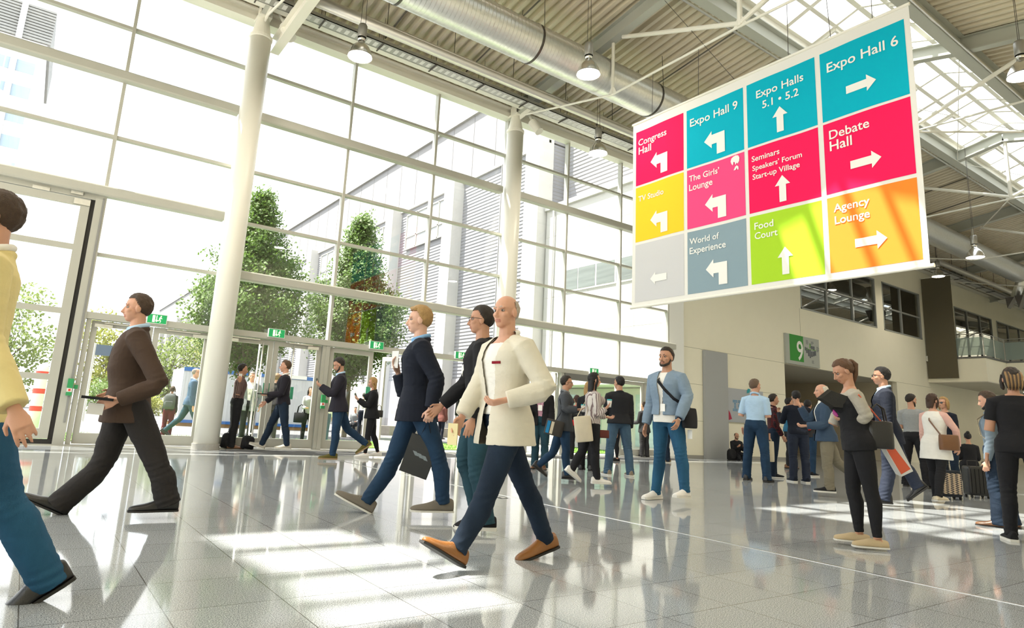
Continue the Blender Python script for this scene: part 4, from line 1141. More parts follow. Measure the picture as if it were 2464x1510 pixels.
def person(name_label, cat_group=None, root=None, xy=None, top=None, H=None, head=180, legs='stand', armL='hang', armR='hang', lean=2, look=(0, 0),
           skin='fair', hair=('short', (0.06, 0.04, 0.025)), upper=None, inner=None, lower=None, shoes=None, res=0.008, female=False, pin={}, extras=(), wide=1.0, seated=0.0, beard=None, glasses=None, belly=0.0, tie=None):
    f = Fig()
    base = Vector((xy[0], xy[1], 0)) if xy is not None else (at_z(*root, 0.0) if root else at_z(*top, H))
    base.z = seated
    rv = Vector((base.x, base.y, 0)).normalized()
    rt = Vector((rv.y, -rv.x, 0))
    hd = rt * math.cos(R(head)) + rv * math.sin(R(head))            # facing direction
    lf = Vector((-hd.y, hd.x, 0))
    if top is not None:
        d = ray(*top); k = Vector((base.x, base.y, 0)).length / Vector((d.x, d.y, 0)).length
        Hh = (CAM + d * k).z - base.z
        if H is None: H = Hh
    Hf = H
    def build_pose(H):
        P = {}
        S = H / 1.78
        up = Vector((0, 0, 1))
        hipw = (0.050 if not female else 0.053) * H * wide
        shw = (0.102 if not female else 0.090) * H * wide
        L1, L2 = 0.245 * H, 0.238 * H
        lg = LEGS[legs] if isinstance(legs, str) else legs
        loc = {}
        for side, sg, (a, k, fp) in (('L', 1, lg[0]), ('R', -1, lg[1])):
            hip = Vector((0, sg * hipw, 0))
            spread = {'wide': 0.07}.get(legs if isinstance(legs, str) else '', 0.012)
            kn = hip + Vector((math.sin(R(a)) * L1, sg * spread * H * 0.5, -math.cos(R(a)) * L1))
            an = kn + Vector((math.sin(R(a - k)) * L2, sg * spread * H * 0.3, -math.cos(R(a - k)) * L2))
            loc['hip' + side], loc['knee' + side], loc['ankle' + side] = hip, kn, an
            loc['fp' + side] = fp
        def sole(side):     # lowest point of the shoe below the pelvis
            fp = R(loc['fp' + side]); an = loc['ankle' + side]
            ah = 0.046 * H
            toe = an.z + math.sin(fp) * 0.105 * H - math.cos(fp) * ah
            heel = an.z - math.sin(fp) * 0.035 * H - math.cos(fp) * ah
            return min(toe, heel)
        low = min(sole('L'), sole('R'))
        hz = -low
        if legs == 'sit': hz = 0.10 * H
        Rl = Matrix.Rotation(R(lean), 3, 'Y')
        U = lambda x, y, z: Rl @ Vector((x * H, y * H, z * H))
        loc['pelvis'] = Vector((0, 0, 0.012 * H))
        loc['waist'] = U(0.004, 0, 0.085); loc['chest'] = U(0.010, 0, 0.215); loc['neck'] = U(-0.004, 0, 0.318)
        for side, sg in (('L', 1), ('R', -1)):
            s = U(-0.002, 0, 0.264) + Vector((0, sg * shw, 0))
            a, ab, el, inn = arm_pose(armL if side == 'L' else armR)
            ud = Vector((math.sin(R(a)) * math.cos(R(ab)), sg * math.sin(R(ab)), -math.cos(R(a)) * math.cos(R(ab))))
            e = s + ud * 0.172 * H
            # forearm: rotate forward by the elbow flex, then inward
            fa = R(a + el)
            fd = Vector((math.sin(fa), sg * math.sin(R(ab)) * 0.5, -math.cos(fa)))
            fd = Vector((fd.x * math.cos(R(inn)), fd.y - sg * math.sin(R(inn)) * max(0.3, abs(fd.x)), fd.z)).normalized()
            w = e + fd * 0.148 * H
            loc['shoulder' + side], loc['elbow' + side], loc['wrist' + side] = s, e, w
            loc['hand' + side] = fd
        hl = Matrix.Rotation(R(look[0]), 3, 'Z') @ Matrix.Rotation(R(look[1]), 3, 'Y')
        loc['head'] = loc['neck'] + Rl @ Vector((0.012 * H + 0.018 * H * math.sin(R(look[1])), 0, 0.088 * H))
        P['hz'] = hz
        W = lambda v: base + hd * v.x + lf * v.y + Vector((0, 0, v.z + hz))
        for k, v in loc.items():
            if isinstance(v, Vector) and not k.startswith('hand'): P[k] = W(v)
        for s in 'LR':
            h_ = loc['hand' + s]; P['hand' + s] = hd * h_.x + lf * h_.y + Vector((0, 0, h_.z))
            P['fp' + s] = loc['fp' + s]
        P['headrot'] = hl
        return P
    P = build_pose(H)
    if top is not None:                       # make the posed figure reach the head-top pixel
        tz = P['head'].z + 0.068 * H
        want = base.z + Hf if seated == 0 and legs != 'sit' else None
        if want: H = H * Hf / (tz - base.z); P = build_pose(H)
    for k, v in pin.items():                  # joints surveyed in the photo, kept at the posed distance
        t = depth_of(P[k]) - (v[2] if len(v) > 2 else 0.0)
        P[k] = CAM + ray(v[0], v[1]) * t
        if k.startswith('wrist'):
            s = k[-1]; P['hand' + s] = (P[k] - P['elbow' + s]).normalized()
    for k, v in pin.items():
        if k.startswith('elbow'):
            s = k[-1]; P['hand' + s] = (P['wrist' + s] - P['elbow' + s]).normalized()
    S = H / 1.78
    f.P, f.H, f.S, f.hd, f.lf, f.base = P, H, S, hd, lf, base
    spine_up = (P['neck'] - P['pelvis']).normalized()
    side = (P['shoulderL'] - P['shoulderR']).normalized()
    fwd = side.cross(spine_up).normalized()
    hip_side = (P['hipL'] - P['hipR']).normalized()
    f.fwd, f.side = fwd, side
    root_e = empty('person', base, name_label, 'person', cat_group)
    f.root = root_e
    off = Vector(root_e['_w'])
    # ---- torso centre line and radii (ra along fwd, rb along side), as parts of H
    fem = female
    TORSO = [(-0.055, .030, .040), (-0.03, .056, .082), (0.0, .066, .098 if fem else .092), (0.04, .062, .094 if fem else .089), (0.085, .054 + belly * .5, .074 if fem else .082), (0.13, .055 + belly * .6, .076 if fem else .087),
             (0.18, .060 + belly * .3, .084 if fem else .095), (0.225, .064, .088 if fem else .100), (0.255, .058, .088 if fem else .102), (0.282, .046, .070 if fem else .080), (0.304, .035, .046), (0.318, .030, .034)]
    def spine(t):
        pts = [(-0.06, P['pelvis'] - spine_up * 0.07 * H), (0.0, P['pelvis']), (0.085, P['waist']), (0.215, P['chest']), (0.318, P['neck'])]
        for (a, pa), (b, pb) in zip(pts[:-1], pts[1:]):
            if t <= b or b == 0.318:
                return pa.lerp(pb, (t - a) / (b - a))
    def ell(c, ra, rb, n=32, sd=None, fw=None):
        sd = sd or side; fw = fw or fwd
        out = []
        for k in range(n):
            a = 2 * math.pi * k / n
            ca, sa = math.cos(a), math.sin(a)
            q = 0.85                                   # squarer than an ellipse
            out.append(c + fw * (ra * math.copysign(abs(ca) ** q, ca)) + sd * (rb * math.copysign(abs(sa) ** q, sa)))
        return out
    def torso(mb, inf, t0=-0.055, t1=0.318, flare=0.0, wide_k=1.0):
        rings = []
        ts = [t for t, _, _ in TORSO]
        use = sorted(set([t0, t1] + [t for t in ts if t0 < t < t1]))
        for t in use:
            if t <= TORSO[0][0]: ra, rb = (TORSO[2][1], TORSO[2][2]) if t0 < -0.06 else TORSO[0][1:]
            else:
                for (a, r1, s1), (b, r2, s2) in zip(TORSO[:-1], TORSO[1:]):
                    if t <= b:
                        u = (t - a) / (b - a); ra, rb = r1 + (r2 - r1) * u, s1 + (s2 - s1) * u; break
            if t < 0.02 and abs(t0 + 0.055) > 1e-6: ra, rb = max(ra, TORSO[2][1]), max(rb, TORSO[2][2])
            fl = flare * max(0, 0.06 - t) / 0.12
            sd = (hip_side if t < 0.03 else side)
            fw = sd.cross(spine_up).normalized()
            rings.append(ell(spine(t), ra * H * wide_k + inf + fl * H, rb * H * wide * wide_k + inf + fl * H * 0.6, sd=sd, fw=fw))
        mb.loft(rings)
    def legtube(mb, s, inf, end=1.0, prof=None, flare=0.0):
        hip, kn, an = P['hip' + s], P['knee' + s], P['ankle' + s]
        hip = hip + Vector((0, 0, 0.015 * H))
        r = [.052, .050, .043, .036, .033, .0345, .030, .0215, .020] if not prof else prof
        pts = [hip, hip.lerp(kn, .3), hip.lerp(kn, .65), hip.lerp(kn, .9), kn.lerp(an, .08), kn.lerp(an, .3), kn.lerp(an, .55), kn.lerp(an, .85), kn.lerp(an, 1.0)]
        calf = -fwd * 0.008 * H
        pts[5] = pts[5] + calf; pts[6] = pts[6] + calf * 0.5
        rr = [a * H + inf for a in r]
        for i in (5, 6, 7, 8): rr[i] += flare * (i - 4) / 4
        if end != 1.0: pts[-1] = kn.lerp(an, end)
        mb.tube(pts, rr, 20, ref=fwd)
    def armtube(mb, s, inf, upto=1.0, taper=0.0):
        sh, el, wr = P['shoulder' + s], P['elbow' + s], P['wrist' + s]
        sg = 1 if s == 'L' else -1
        sh0 = sh - side * sg * 0.035 * H + spine_up * 0.006 * H
        pts = [spine(0.283) + side * sg * 0.030 * H, sh0, sh, sh.lerp(el, .3), sh.lerp(el, .7), sh.lerp(el, .97), el.lerp(wr, .12), el.lerp(wr, .35), el.lerp(wr, .7), el.lerp(wr, 1.0)]
        k = 0.88 if fem else 1.0
        rr = [.028, .033, .034, .0305, .0265, .024, .0245, .0245, .019, .0155]
        rr = [r * H * k + inf for r in rr]
        if upto < 2.0:
            tot = upto
            if upto <= 1.0:       # part of the upper arm (0..1), then forearm (1..2)
                pts, rr = pts[:4] + [sh.lerp(el, upto)], rr[:4] + [(.0305 - .0045 * upto) * H * k + inf + 0.006]
            else:
                pts, rr = pts[:7] + [el.lerp(wr, (upto - 1) * 0.5), el.lerp(wr, upto - 1)], rr[:7] + [.0245 * H * k + inf, (.0245 - .008 * (upto - 1)) * H * k + inf + taper]
        mb.tube(pts, rr, 18)
    # ---- head frame
    hr = P['headrot']
    hf0 = (fwd - Vector((0, 0, 1)) * fwd.z * 0.7).normalized()
    up0 = Vector((0, 0, 1)); sd0 = up0.cross(hf0).normalized()
    base_m = Matrix((hf0, sd0, up0)).transposed()
    HM = base_m @ hr
    hc = P['head']
    def hp(x, y, z): return hc + HM @ Vector((x * S, y * S, z * S))
    hsc = S * (0.95 if fem else 1.0)
    f.hp, f.HM = hp, HM
    # ---- body: one skin surface
    b = MB()
    torso(b, 0)
    for s in 'LR':
        legtube(b, s, 0); armtube(b, s, 0)
        an = P['ankle' + s]; fp = R(P['fp' + s])
        fd = (hd * math.cos(fp) + Vector((0, 0, 1)) * math.sin(fp)); dn = (Vector((0, 0, -1)) * math.cos(fp) + hd * math.sin(fp))
        b.tube([an - fd * 0.02 * H + dn * 0.02 * H, an + fd * 0.05 * H + dn * 0.025 * H, an + fd * 0.10 * H + dn * 0.034 * H], [.02 * H, .02 * H, .012 * H], 10)
    if fem:
        for sg in (1, -1): b.ball(P['chest'] + fwd * 0.052 * H + side * sg * 0.042 * H + spine_up * 0.01 * H, 0.036 * H, 12, 8)
    nk = P['neck']
    b.tube([nk - spine_up * 0.02 * H, nk + (hp(-0.02, 0, -0.05) - nk) * 0.6, hp(-0.022, 0, -0.03)], [.036 * H * (.88 if fem else 1), .031 * H * (.86 if fem else 1), .031 * H], 14)
    E_ = lambda c, r: b.ball(hp(*c), tuple(q * hsc for q in r), 18, 12, rot=HM)
    E_((-0.012, 0, 0.030), (0.097, 0.075, 0.090))            # skull
    E_((0.022, 0, -0.030), (0.066, 0.060, 0.078))            # face
    E_((0.045, 0, -0.082), (0.032, 0.034, 0.026))            # chin
    E_((0.005, 0, -0.062), (0.062, 0.056, 0.040))            # jaw
    for sg in (1, -1):
        E_((0.050, sg * 0.036, -0.020), (0.028, 0.025, 0.024))   # cheek bones
        E_((-0.008, sg * 0.077, -0.008), (0.022, 0.009, 0.032))  # ears
        E_((0.072, sg * 0.028, 0.026), (0.014, 0.026, 0.010))    # brow
    b.tube([hp(0.080, 0, 0.016), hp(0.094, 0, -0.012), hp(0.104, 0, -0.031), hp(0.088, 0, -0.040)], [0.008 * hsc, 0.010 * hsc, 0.014 * hsc, 0.010 * hsc], 10)
    for sg in (1, -1): E_((0.090, sg * 0.011, -0.034), (0.010, 0.008, 0.007))
    E_((0.079, 0, -0.057), (0.012, 0.023, 0.0065)); E_((0.077, 0, -0.068), (0.012, 0.020, 0.0075))
    # hands: palm, four fingers with knuckle bends, thumb from the side of the palm
    def hand(s, curl=25):
        wr = P['wrist' + s]; d = P['hand' + s].normalized(); sg = 1 if s == 'L' else -1
        # palm normal: towards the body for hanging arms, upwards-inwards for raised ones
        nrm = (-side * sg * (1 if d.z < -0.4 else 0.5) + Vector((0, 0, 1)) * (0 if d.z < -0.4 else 0.8))
        nrm = (nrm - d * nrm.dot(d)).normalized()
        ax = d.cross(nrm).normalized()           # across the knuckles
        if ax.dot(fwd if d.z < -0.4 else -side * sg) < 0: ax = -ax   # index side forward / inward
        q = H / 1.78
        pm = wr + d * 0.045 * q
        M3 = Matrix((d, ax, nrm)).transposed()
        b.tube([wr - d * 0.02 * q, wr + d * 0.01 * q, wr + d * 0.05 * q, wr + d * 0.088 * q], [(0.020 * q, 0.024 * q), (0.017 * q, 0.028 * q), (0.015 * q, 0.040 * q), (0.012 * q, 0.038 * q)], 12, ref=nrm)
        c = R(curl)
        for i, (o_, ln) in enumerate(((0.030, 0.074), (0.0105, 0.083), (-0.0095, 0.076), (-0.029, 0.060))):
            p0 = wr + d * (0.084 - 0.004 * abs(i - 1)) * q + ax * o_ * q
            sp = ax * (0.06 * (1.5 - i))
            p1 = p0 + (d * math.cos(c) + nrm * math.sin(c) + sp).normalized() * ln * 0.48 * q
            p2 = p1 + (d * math.cos(c * 2.2) + nrm * math.sin(c * 2.2) + sp * .5).normalized() * ln * 0.30 * q
            p3 = p2 + (d * math.cos(c * 3) + nrm * math.sin(c * 3)).normalized() * ln * 0.22 * q
            b.tube([p0 - d * 0.012 * q, p0, p1, p2, p3], [0.0092 * q, 0.0088 * q, 0.0082 * q, 0.0076 * q, 0.0055 * q], 8)
        t0 = wr + d * 0.025 * q + ax * 0.026 * q + nrm * 0.006 * q
        t1 = t0 + (d * 0.7 + ax * 0.62 + nrm * 0.35).normalized() * 0.040 * q
        t2 = t1 + (d * 0.95 + ax * 0.12 + nrm * 0.4).normalized() * 0.032 * q
        b.tube([t0 - d * 0.01 * q - ax * 0.01 * q, t0, t1, t2], [0.013 * q, 0.0125 * q, 0.0100 * q, 0.0070 * q], 8)
        f.__dict__['grip' + s] = wr + d * 0.095 * q + nrm * 0.022 * q
        f.__dict__['gd' + s] = d; f.__dict__['gn' + s] = nrm; f.__dict__['ga' + s] = ax
    for s in 'LR':
        a = arm_pose(armL if s == 'L' else armR)
        nm = armL if s == 'L' else armR
        hand(s, 32 if nm in ('phone', 'phonelow', 'hold', 'call', 'belly', 'face', 'camera', 'raise') else (48 if nm == 'carry' else 18))
    bm_ = remeshed(b, res, 3 if res < 0.007 else 2)
    # eye sockets, mouth line
    inv = HM.inverted()
    lipf = []
    for v in bm_.vertices:
        l = inv @ (v.co - hc)
        if l.length > 0.15 * S: continue
        x, y, z = l.x / hsc, l.y / hsc, l.z / hsc
        if x > 0.03:
            dd = ((abs(y) - 0.032) / 0.016) ** 2 + ((z - 0.007) / 0.011) ** 2
            dep = 0.009 * math.exp(-dd)
            dep += 0.004 * math.exp(-((y / 0.026) ** 4) - ((z + 0.0625) / 0.0028) ** 2)
            v.co -= HM @ Vector((dep * hsc, 0, 0))
    body = mesh_obj('body', bm_, [skin_mat(skin, SKIN[skin]), mat('lips_' + skin, tuple(q * r for q, r in zip(SKIN[skin], (0.80, 0.62, 0.66))), 0.45)], root_e, off)
    if res < 0.0085:
        hcl = hc - off
        for p in body.data.polygons:
            l = inv @ (p.center - hcl)
            x, y, z = l.x / hsc, l.y / hsc, l.z / hsc
            if x > 0.07 and abs(y) < 0.023 and -0.074 < z < -0.052: p.material_index = 1
    hcol = hair[1] if hair else (0.2, 0.18, 0.16)
    M_H = mat('hair_%d_%d_%d' % tuple(int(q * 1000) for q in hcol), hcol, 0.5, noise_amt=0.35, noise_scale=60, bump=0.5, bump_scale=180, spec=0.3)
    for sg in (1, -1):
        e = MB().ball(hp(0.0645, sg * 0.031, 0.006), (0.0115 * hsc, 0.0125 * hsc, 0.0085 * hsc), 12, 8, rot=HM).build('eye', M_EYE, root_e, smooth=True)
        MB().ball(hp(0.0738, sg * 0.0308, 0.006), (0.0036 * hsc, 0.0074 * hsc, 0.0074 * hsc), 10, 6, rot=HM).build('iris', M_IRIS, e, smooth=True)
        if res < 0.0085:
            MB().tube([hp(0.083, sg * 0.012, 0.027), hp(0.083, sg * 0.03, 0.033), hp(0.070, sg * 0.05, 0.026)], [0.003 * hsc, 0.004 * hsc, 0.002 * hsc], 6).build('eyebrow', M_H, root_e)
    # ---- hair
    def hair_cap(side_low=-0.03, back_low=-0.075, front=0.075, thick=0.010, vol=0.0, bald=False):
        mb = MB()
        n, m = 64, 40
        vs, idx, fs = [], {}, []
        for i in range(m + 1):
            th = math.pi * 0.82 * i / m
            for k in range(n):
                a = 2 * math.pi * k / n
                x, y, z = math.sin(th) * math.cos(a), math.sin(th) * math.sin(a), math.cos(th)
                px_, py_, pz_ = x * 0.097 - 0.012, y * 0.075, z * 0.090 + 0.030
                # hairline: low at the back, above the ears at the sides, high at the front
                u = (math.cos(a) + 1) / 2
                line = back_low + (side_low - back_low) * min(1, u * 2.2) if u < 0.46 else side_low + (front - side_low) * min(1, max(0, (u - 0.46) / 0.30)) ** 0.7
                ok = pz_ > line and not (bald and pz_ > 0.062 + 0.03 * (1 - u))
                edge = min(1.0, max(0.0, (pz_ - line) / 0.035)) ** 0.6
                wob = (noise.noise(Vector((px_ * 45, py_ * 70, pz_ * 40))) * 0.006 + noise.noise(Vector((px_ * 110, py_ * 150, pz_ * 90))) * 0.003) * edge
                k2 = 1 + (thick * (0.10 + 0.90 * edge) + vol * max(0, z) + wob) / 0.085
                vs.append((hp((px_ + 0.012) * k2 * (hsc / S) - 0.012 * (hsc / S), py_ * k2 * (hsc / S), (pz_ - 0.03) * k2 * (hsc / S) + 0.03 * (hsc / S)), ok))
        base_i = 0
        pts = [v for v, _ in vs]
        for i in range(m):
            for k in range(n):
                q = (i * n + k, i * n + (k + 1) % n, (i + 1) * n + (k + 1) % n, (i + 1) * n + k)
                if all(vs[j][1] for j in q): fs.append(q)
        mb.add(pts, fs)
        return mb
    st = hair[0] if hair else None
    if st in ('short', 'quiff', 'fade'):
        mb = hair_cap(-0.022 if st != 'fade' else 0.0, -0.070, 0.080, 0.012, 0.012 if st == 'quiff' else 0.004)
        if st == 'quiff':
            for k in range(7): mb.ball(hp(0.055 - abs(k - 3) * 0.006, (k - 3) * 0.016, 0.108 - abs(k - 3) * 0.004), (0.030 * S, 0.016 * S, 0.018 * S), 8, 6, rot=HM)
        mb.build('hair', M_H, root_e, smooth=True, fix=False)
    elif st == 'fringe':      # bald top, hair at the sides
        hair_cap(-0.02, -0.07, 0.2, 0.004, 0, True).build('hair', M_H, root_e, smooth=True, fix=False)
    elif st in ('long', 'bob', 'ponytail', 'bun'):
        mb = hair_cap(-0.035 if st in ('long', 'bob') else -0.015, -0.07, 0.082, 0.014, 0.006)
        if st in ('long', 'bob'):
            L = 0.34 if st == 'long' else 0.17
            if isinstance(hair, tuple) and len(hair) > 2: L = hair[2]
            r1 = []
            for t in range(9):
                u = t / 8
                z = 0.05 - u * L
                w = 0.080 + 0.012 * math.sin(u * 3.0) - 0.02 * u
                c = hp(-0.045 - 0.03 * u + (0.0), 0, 0)
                cz = hc + HM @ Vector(((-0.055 - 0.02 * u) * S, 0, 0)) + Vector((0, 0, z * S))
                r1.append([cz + HM @ Vector((math.cos(a) * (0.05 - 0.018 * u) * S, math.sin(a) * w * S, 0)) for a in [2 * math.pi * k / 20 for k in range(20)]])
            mb.loft(r1)
            for sg in (1, -1):   # locks falling in front of the ears
                mb.tube([hp(0.01, sg * 0.078, 0.05), hp(0.012, sg * 0.087, -0.02), hp(-0.01, sg * 0.085, -0.09), hc + HM @ Vector((-0.02 * S, sg * 0.08 * S, -min(L, .28) * 0.75 * S))], [0.014 * S, 0.02 * S, 0.02 * S, 0.008 * S], 8)
        if st == 'ponytail':
            mb.ball(hp(-0.118, 0, 0.06), 0.026 * S, 10, 7)
            p0 = hp(-0.128, 0, 0.062)
            mb.tube([p0, p0 - HM.col[0] * 0.035 * S - Vector((0, 0, 0.05 * S)), p0 - HM.col[0] * 0.035 * S - Vector((0, 0, 0.15 * S)), p0 - HM.col[0] * 0.015 * S - Vector((0, 0, 0.24 * S))], [0.02 * S, 0.03 * S, 0.024 * S, 0.006 * S], 12)
        if st == 'bun':
            mb.ball(hp(-0.075, 0, 0.125), 0.042 * S, 12, 8)
        mb.build('hair', M_H, root_e, smooth=True, fix=False)
    if beard:
        M_B = mat('beard_%d' % int(beard[0] * 1000), beard, 0.7, noise_amt=0.4, noise_scale=90, bump=0.4, bump_scale=200)
        bb = MB()
        bb.tube([hp(0.004, 0.068, -0.03), hp(0.03, 0.058, -0.075), hp(0.070, 0.02, -0.098), hp(0.070, -0.02, -0.098), hp(0.03, -0.058, -0.075), hp(0.004, -0.068, -0.03)], [0.008 * hsc, 0.014 * hsc, 0.016 * hsc, 0.016 * hsc, 0.014 * hsc, 0.008 * hsc], 8)
        bb.tube([hp(0.077, 0.026, -0.058), hp(0.088, 0, -0.048), hp(0.077, -0.026, -0.058)], [0.004 * hsc, 0.005 * hsc, 0.004 * hsc], 6)
        bb.build('beard', M_B, root_e, smooth=True)
    if glasses:
        gb = MB()
        for sg in (1, -1):
            cpt = [hp(0.098, sg * 0.034 + 0.024 * math.cos(a), 0.006 + 0.018 * math.sin(a)) for a in [2 * math.pi * k / 12 for k in range(13)]]
            gb.tube(cpt, 0.0022 * S, 6)
            gb.tube([hp(0.096, sg * 0.058, 0.012), hp(0.05, sg * 0.080, 0.012), hp(-0.01, sg * 0.084, 0.006)], 0.0022 * S, 6)
        gb.tube([hp(0.099, 0.011, 0.01), hp(0.099, -0.011, 0.01)], 0.002 * S, 6)
        go = gb.build('glasses', mat('spectacle_frame', (0.02, 0.018, 0.016), 0.3), root_e)
        if glasses == 'sun':
            lb = MB()
            for sg in (1, -1): lb.ball(hp(0.098, sg * 0.034, 0.006), (0.002 * S, 0.024 * S, 0.018 * S), 12, 8, rot=HM)
            lb.build('lens', mat('dark_lens', (0.015, 0.015, 0.018), 0.08), go)
    # ---- clothes
    def finish(mb, name, m, vox, wr_amp=0.005, front=None, neck_cut=None, smooth=6, seed=0):
        me = remeshed(mb, vox, smooth)
        me.update()
        up = spine_up
        nrm = [v.normal.copy() for v in me.vertices]
        for v, nn in zip(me.vertices, nrm):
            p = v.co - base
            q = Vector((p.dot(side) * 6 + seed, p.dot(fwd) * 6, p.z * 11))
            w_ = noise.noise(q * 0.6)
            a = noise.noise(q) * 0.6 + (0.5 - abs(noise.noise(q * 1.7 + Vector((w_, w_, w_ * 2))))) * 0.6 - 0.15
            for jn in ('kneeL', 'kneeR', 'elbowL', 'elbowR', 'ankleL', 'ankleR'):
                d = (v.co - P[jn]).length
                if d < 0.14 * S: a += math.sin(p.z * 120 + p.dot(fwd) * 50 + seed) * 0.55 * (1 - d / (0.14 * S))
            v.co = v.co + nn * (max(a, -0.25) * wr_amp)
        if front:
            bm = bmesh.new(); bm.from_mesh(me)
            kill = []
            for fc in bm.faces:
                c = fc.calc_center_median() - P['pelvis']
                t = c.dot(spine_up) / H; yy = c.dot(side) / H; xx = (fc.calc_center_median() - spine(max(-0.05, min(0.318, t)))).dot(fwd)
                if xx > 0.0:
                    w = front(t)
                    if w > 0 and abs(yy) < w: kill.append(fc)
            bmesh.ops.delete(bm, geom=kill, context='FACES')
            bm.to_mesh(me); bm.free()
        return mesh_obj(name, me, m, root_e, off)
    vox = max(res * 1.15, 0.0065)
    def garment(spec, inf0=0.0):
        k = spec['kind']; m = spec['mat']
        inf = {'jacket': 0.022, 'coat': 0.026, 'bomber': 0.026, 'sweater': 0.017, 'shirt': 0.011, 'tshirt': 0.012, 'top': 0.009, 'blouse': 0.014, 'vest': 0.018}[k] * S + inf0
        hem = spec.get('hem', {'jacket': -0.085, 'coat': -0.12, 'bomber': 0.015, 'sweater': -0.02, 'shirt': 0.01, 'tshirt': -0.03, 'top': 0.0, 'blouse': 0.0, 'vest': -0.10}[k])
        mb = MB()
        torso(mb, inf, hem, spec.get('neck_t', 0.306), spec.get('flare', 0.020 if k in ('jacket', 'coat', 'vest') else 0.0))
        if fem:
            for sg in (1, -1): mb.ball(P['chest'] + fwd * 0.052 * H + side * sg * 0.042 * H + spine_up * 0.01 * H, 0.036 * H + inf * 0.8, 12, 8)
        sl = spec.get('sleeve', {'tshirt': 0.62, 'vest': 0.0}.get(k, 1.96))
        if sl > 0:
            for s in 'LR': armtube(mb, s, inf * 0.62 + (0.0065 if k != 'top' else 0.002), sl, 0.003 if k in ('jacket', 'coat') else 0.0)
        if k in ('shirt', 'jacket', 'coat', 'bomber') and spec.get('collar', True):
            cn = P['neck']
            ring = [cn + fwd * (0.038 * H * math.cos(a) - 0.002 * H) + side * (0.040 * H * math.sin(a)) + spine_up * ((0.006 if k == 'shirt' else -0.012) * H - 0.012 * H * math.cos(a)) for a in [2 * math.pi * q / 16 for q in range(17)]]
            mb.tube(ring, (0.011 if k == 'shirt' else 0.013) * H, 8)
        fr = None
        op = spec.get('open')
        if op == 'suit': fr = lambda t: 0.052 * max(0, (t - 0.10) / 0.2) if t > 0.10 else (0.0 if t > 0.0 else 0.03 * (-t) / 0.08)
        elif op == 'wide': fr = lambda t: 0.022 + 0.03 * max(0, (t - 0.05) / 0.25)
        elif op == 'zip': fr = lambda t: 0.014 + 0.02 * max(0, (t - 0.12) / 0.18)
        elif op == 'scoop': fr = lambda t: 0.05 if t > 0.275 else 0.0
        o = finish(mb, spec.get('name', {'jacket': 'jacket', 'coat': 'coat', 'bomber': 'jacket', 'sweater': 'sweater', 'shirt': 'shirt', 'tshirt': 't_shirt', 'top': 'top', 'blouse': 'blouse', 'vest': 'tunic'}[k]), m, vox, spec.get('wr', 0.0075 if k not in ('top', 'tshirt') else 0.005), fr, seed=len(name_label))
        if op in ('suit', 'wide') and res < 0.0085:
            for t in (0.085, 0.03):
                bp_ = spine(t) + fwd * (0.058 * H + inf + belly * .5 * H + 0.004) - side * (0.012 if op == 'suit' else 0.034) * H
                MB().ball(bp_, 0.008 * S, 10, 6).build('button', mat('horn_button', (0.05, 0.04, 0.03), 0.35), o, smooth=True)
            for sg in (1, -1):
                q0 = spine(0.0) + side * sg * 0.070 * H + fwd * (0.048 * H + inf * .8)
                q1 = spine(-0.005) + side * sg * (0.098 * H + inf * .9) + fwd * 0.012 * H
                MB().bar(q0, q1, 0.006, 0.045 * S, spine_up).build('pocket_flap', m, o)      # lapels
            for sg in (1, -1):
                ri = []
                pts = []
                for t, w in ((0.105, 0.004), (0.17, 0.020), (0.235, 0.040), (0.285, 0.050), (0.300, 0.046)):
                    ra = 0.064 * H + inf
                    k2 = max(0.2, 1 - ((w + .012) * H / (0.11 * H)) ** 2) ** 0.5
                    depth = ra * k2 * (1.0 if t < 0.25 else 1 - (t - 0.25) * 8)
                    pts.append((spine(t) + fwd * (depth + 0.004) + side * sg * w * H, (0.028 if 0.2 < t < 0.29 else 0.012) * H))
                vs = []
                for p, w in pts:
                    vs += [p, p + side * sg * w - fwd * w * 0.25]
                    
                lp = MB().add(vs, [(2 * i, 2 * i + 1, 2 * i + 3, 2 * i + 2) for i in range(len(pts) - 1)])
                lp.add([v + fwd * 0.006 for v in vs], [(2 * i, 2 * i + 1, 2 * i + 3, 2 * i + 2) for i in range(len(pts) - 1)])
                lp.build('lapel', m, o)
        return o
    if lower:
        mb = MB()
        fit = lower.get('fit', 'straight')
        inf = {'slim': 0.008, 'straight': 0.013, 'wide': 0.020, 'tight': 0.005}[fit] * S
        torso(mb, inf + 0.002, -0.055, 0.062)
        for s in 'LR':
            legtube(mb, s, inf, {'tight': 0.97, 'slim': 1.05}.get(fit, 1.12), prof=None if fit == 'tight' else ([.052, .050, .043, .037, .0345, .0355, .031, .0265, .0265] if fit == 'slim' else [.052, .051, .045, .039, .036, .036, .033, .030, .030]), flare={'straight': 0.010, 'wide': 0.022, 'slim': 0.004, 'tight': 0}[fit] * S)
        finish(mb, 'trousers', lower['mat'], vox, 0.010 if fit not in ('tight', 'slim') else (0.0075 if fit == 'slim' else 0.003), seed=2 + len(name_label))
        if lower.get('belt'):
            pass
    if inner: garment(inner)
    if upper: garment(upper, 0.006 if inner else 0.0)
    if tie:
        tp = [spine(t) + fwd * (r * H + 0.024 * S) for t, r in ((0.295, .040), (0.26, .056), (0.20, .064), (0.13, .058), (0.10, .056))]
        MB().tube(tp, [(0.005, 0.012), (0.006, 0.018), (0.006, 0.024), (0.006, 0.03), (0.004, 0.012)], 8, ref=fwd).build('necktie', cloth('tie', tie), root_e)
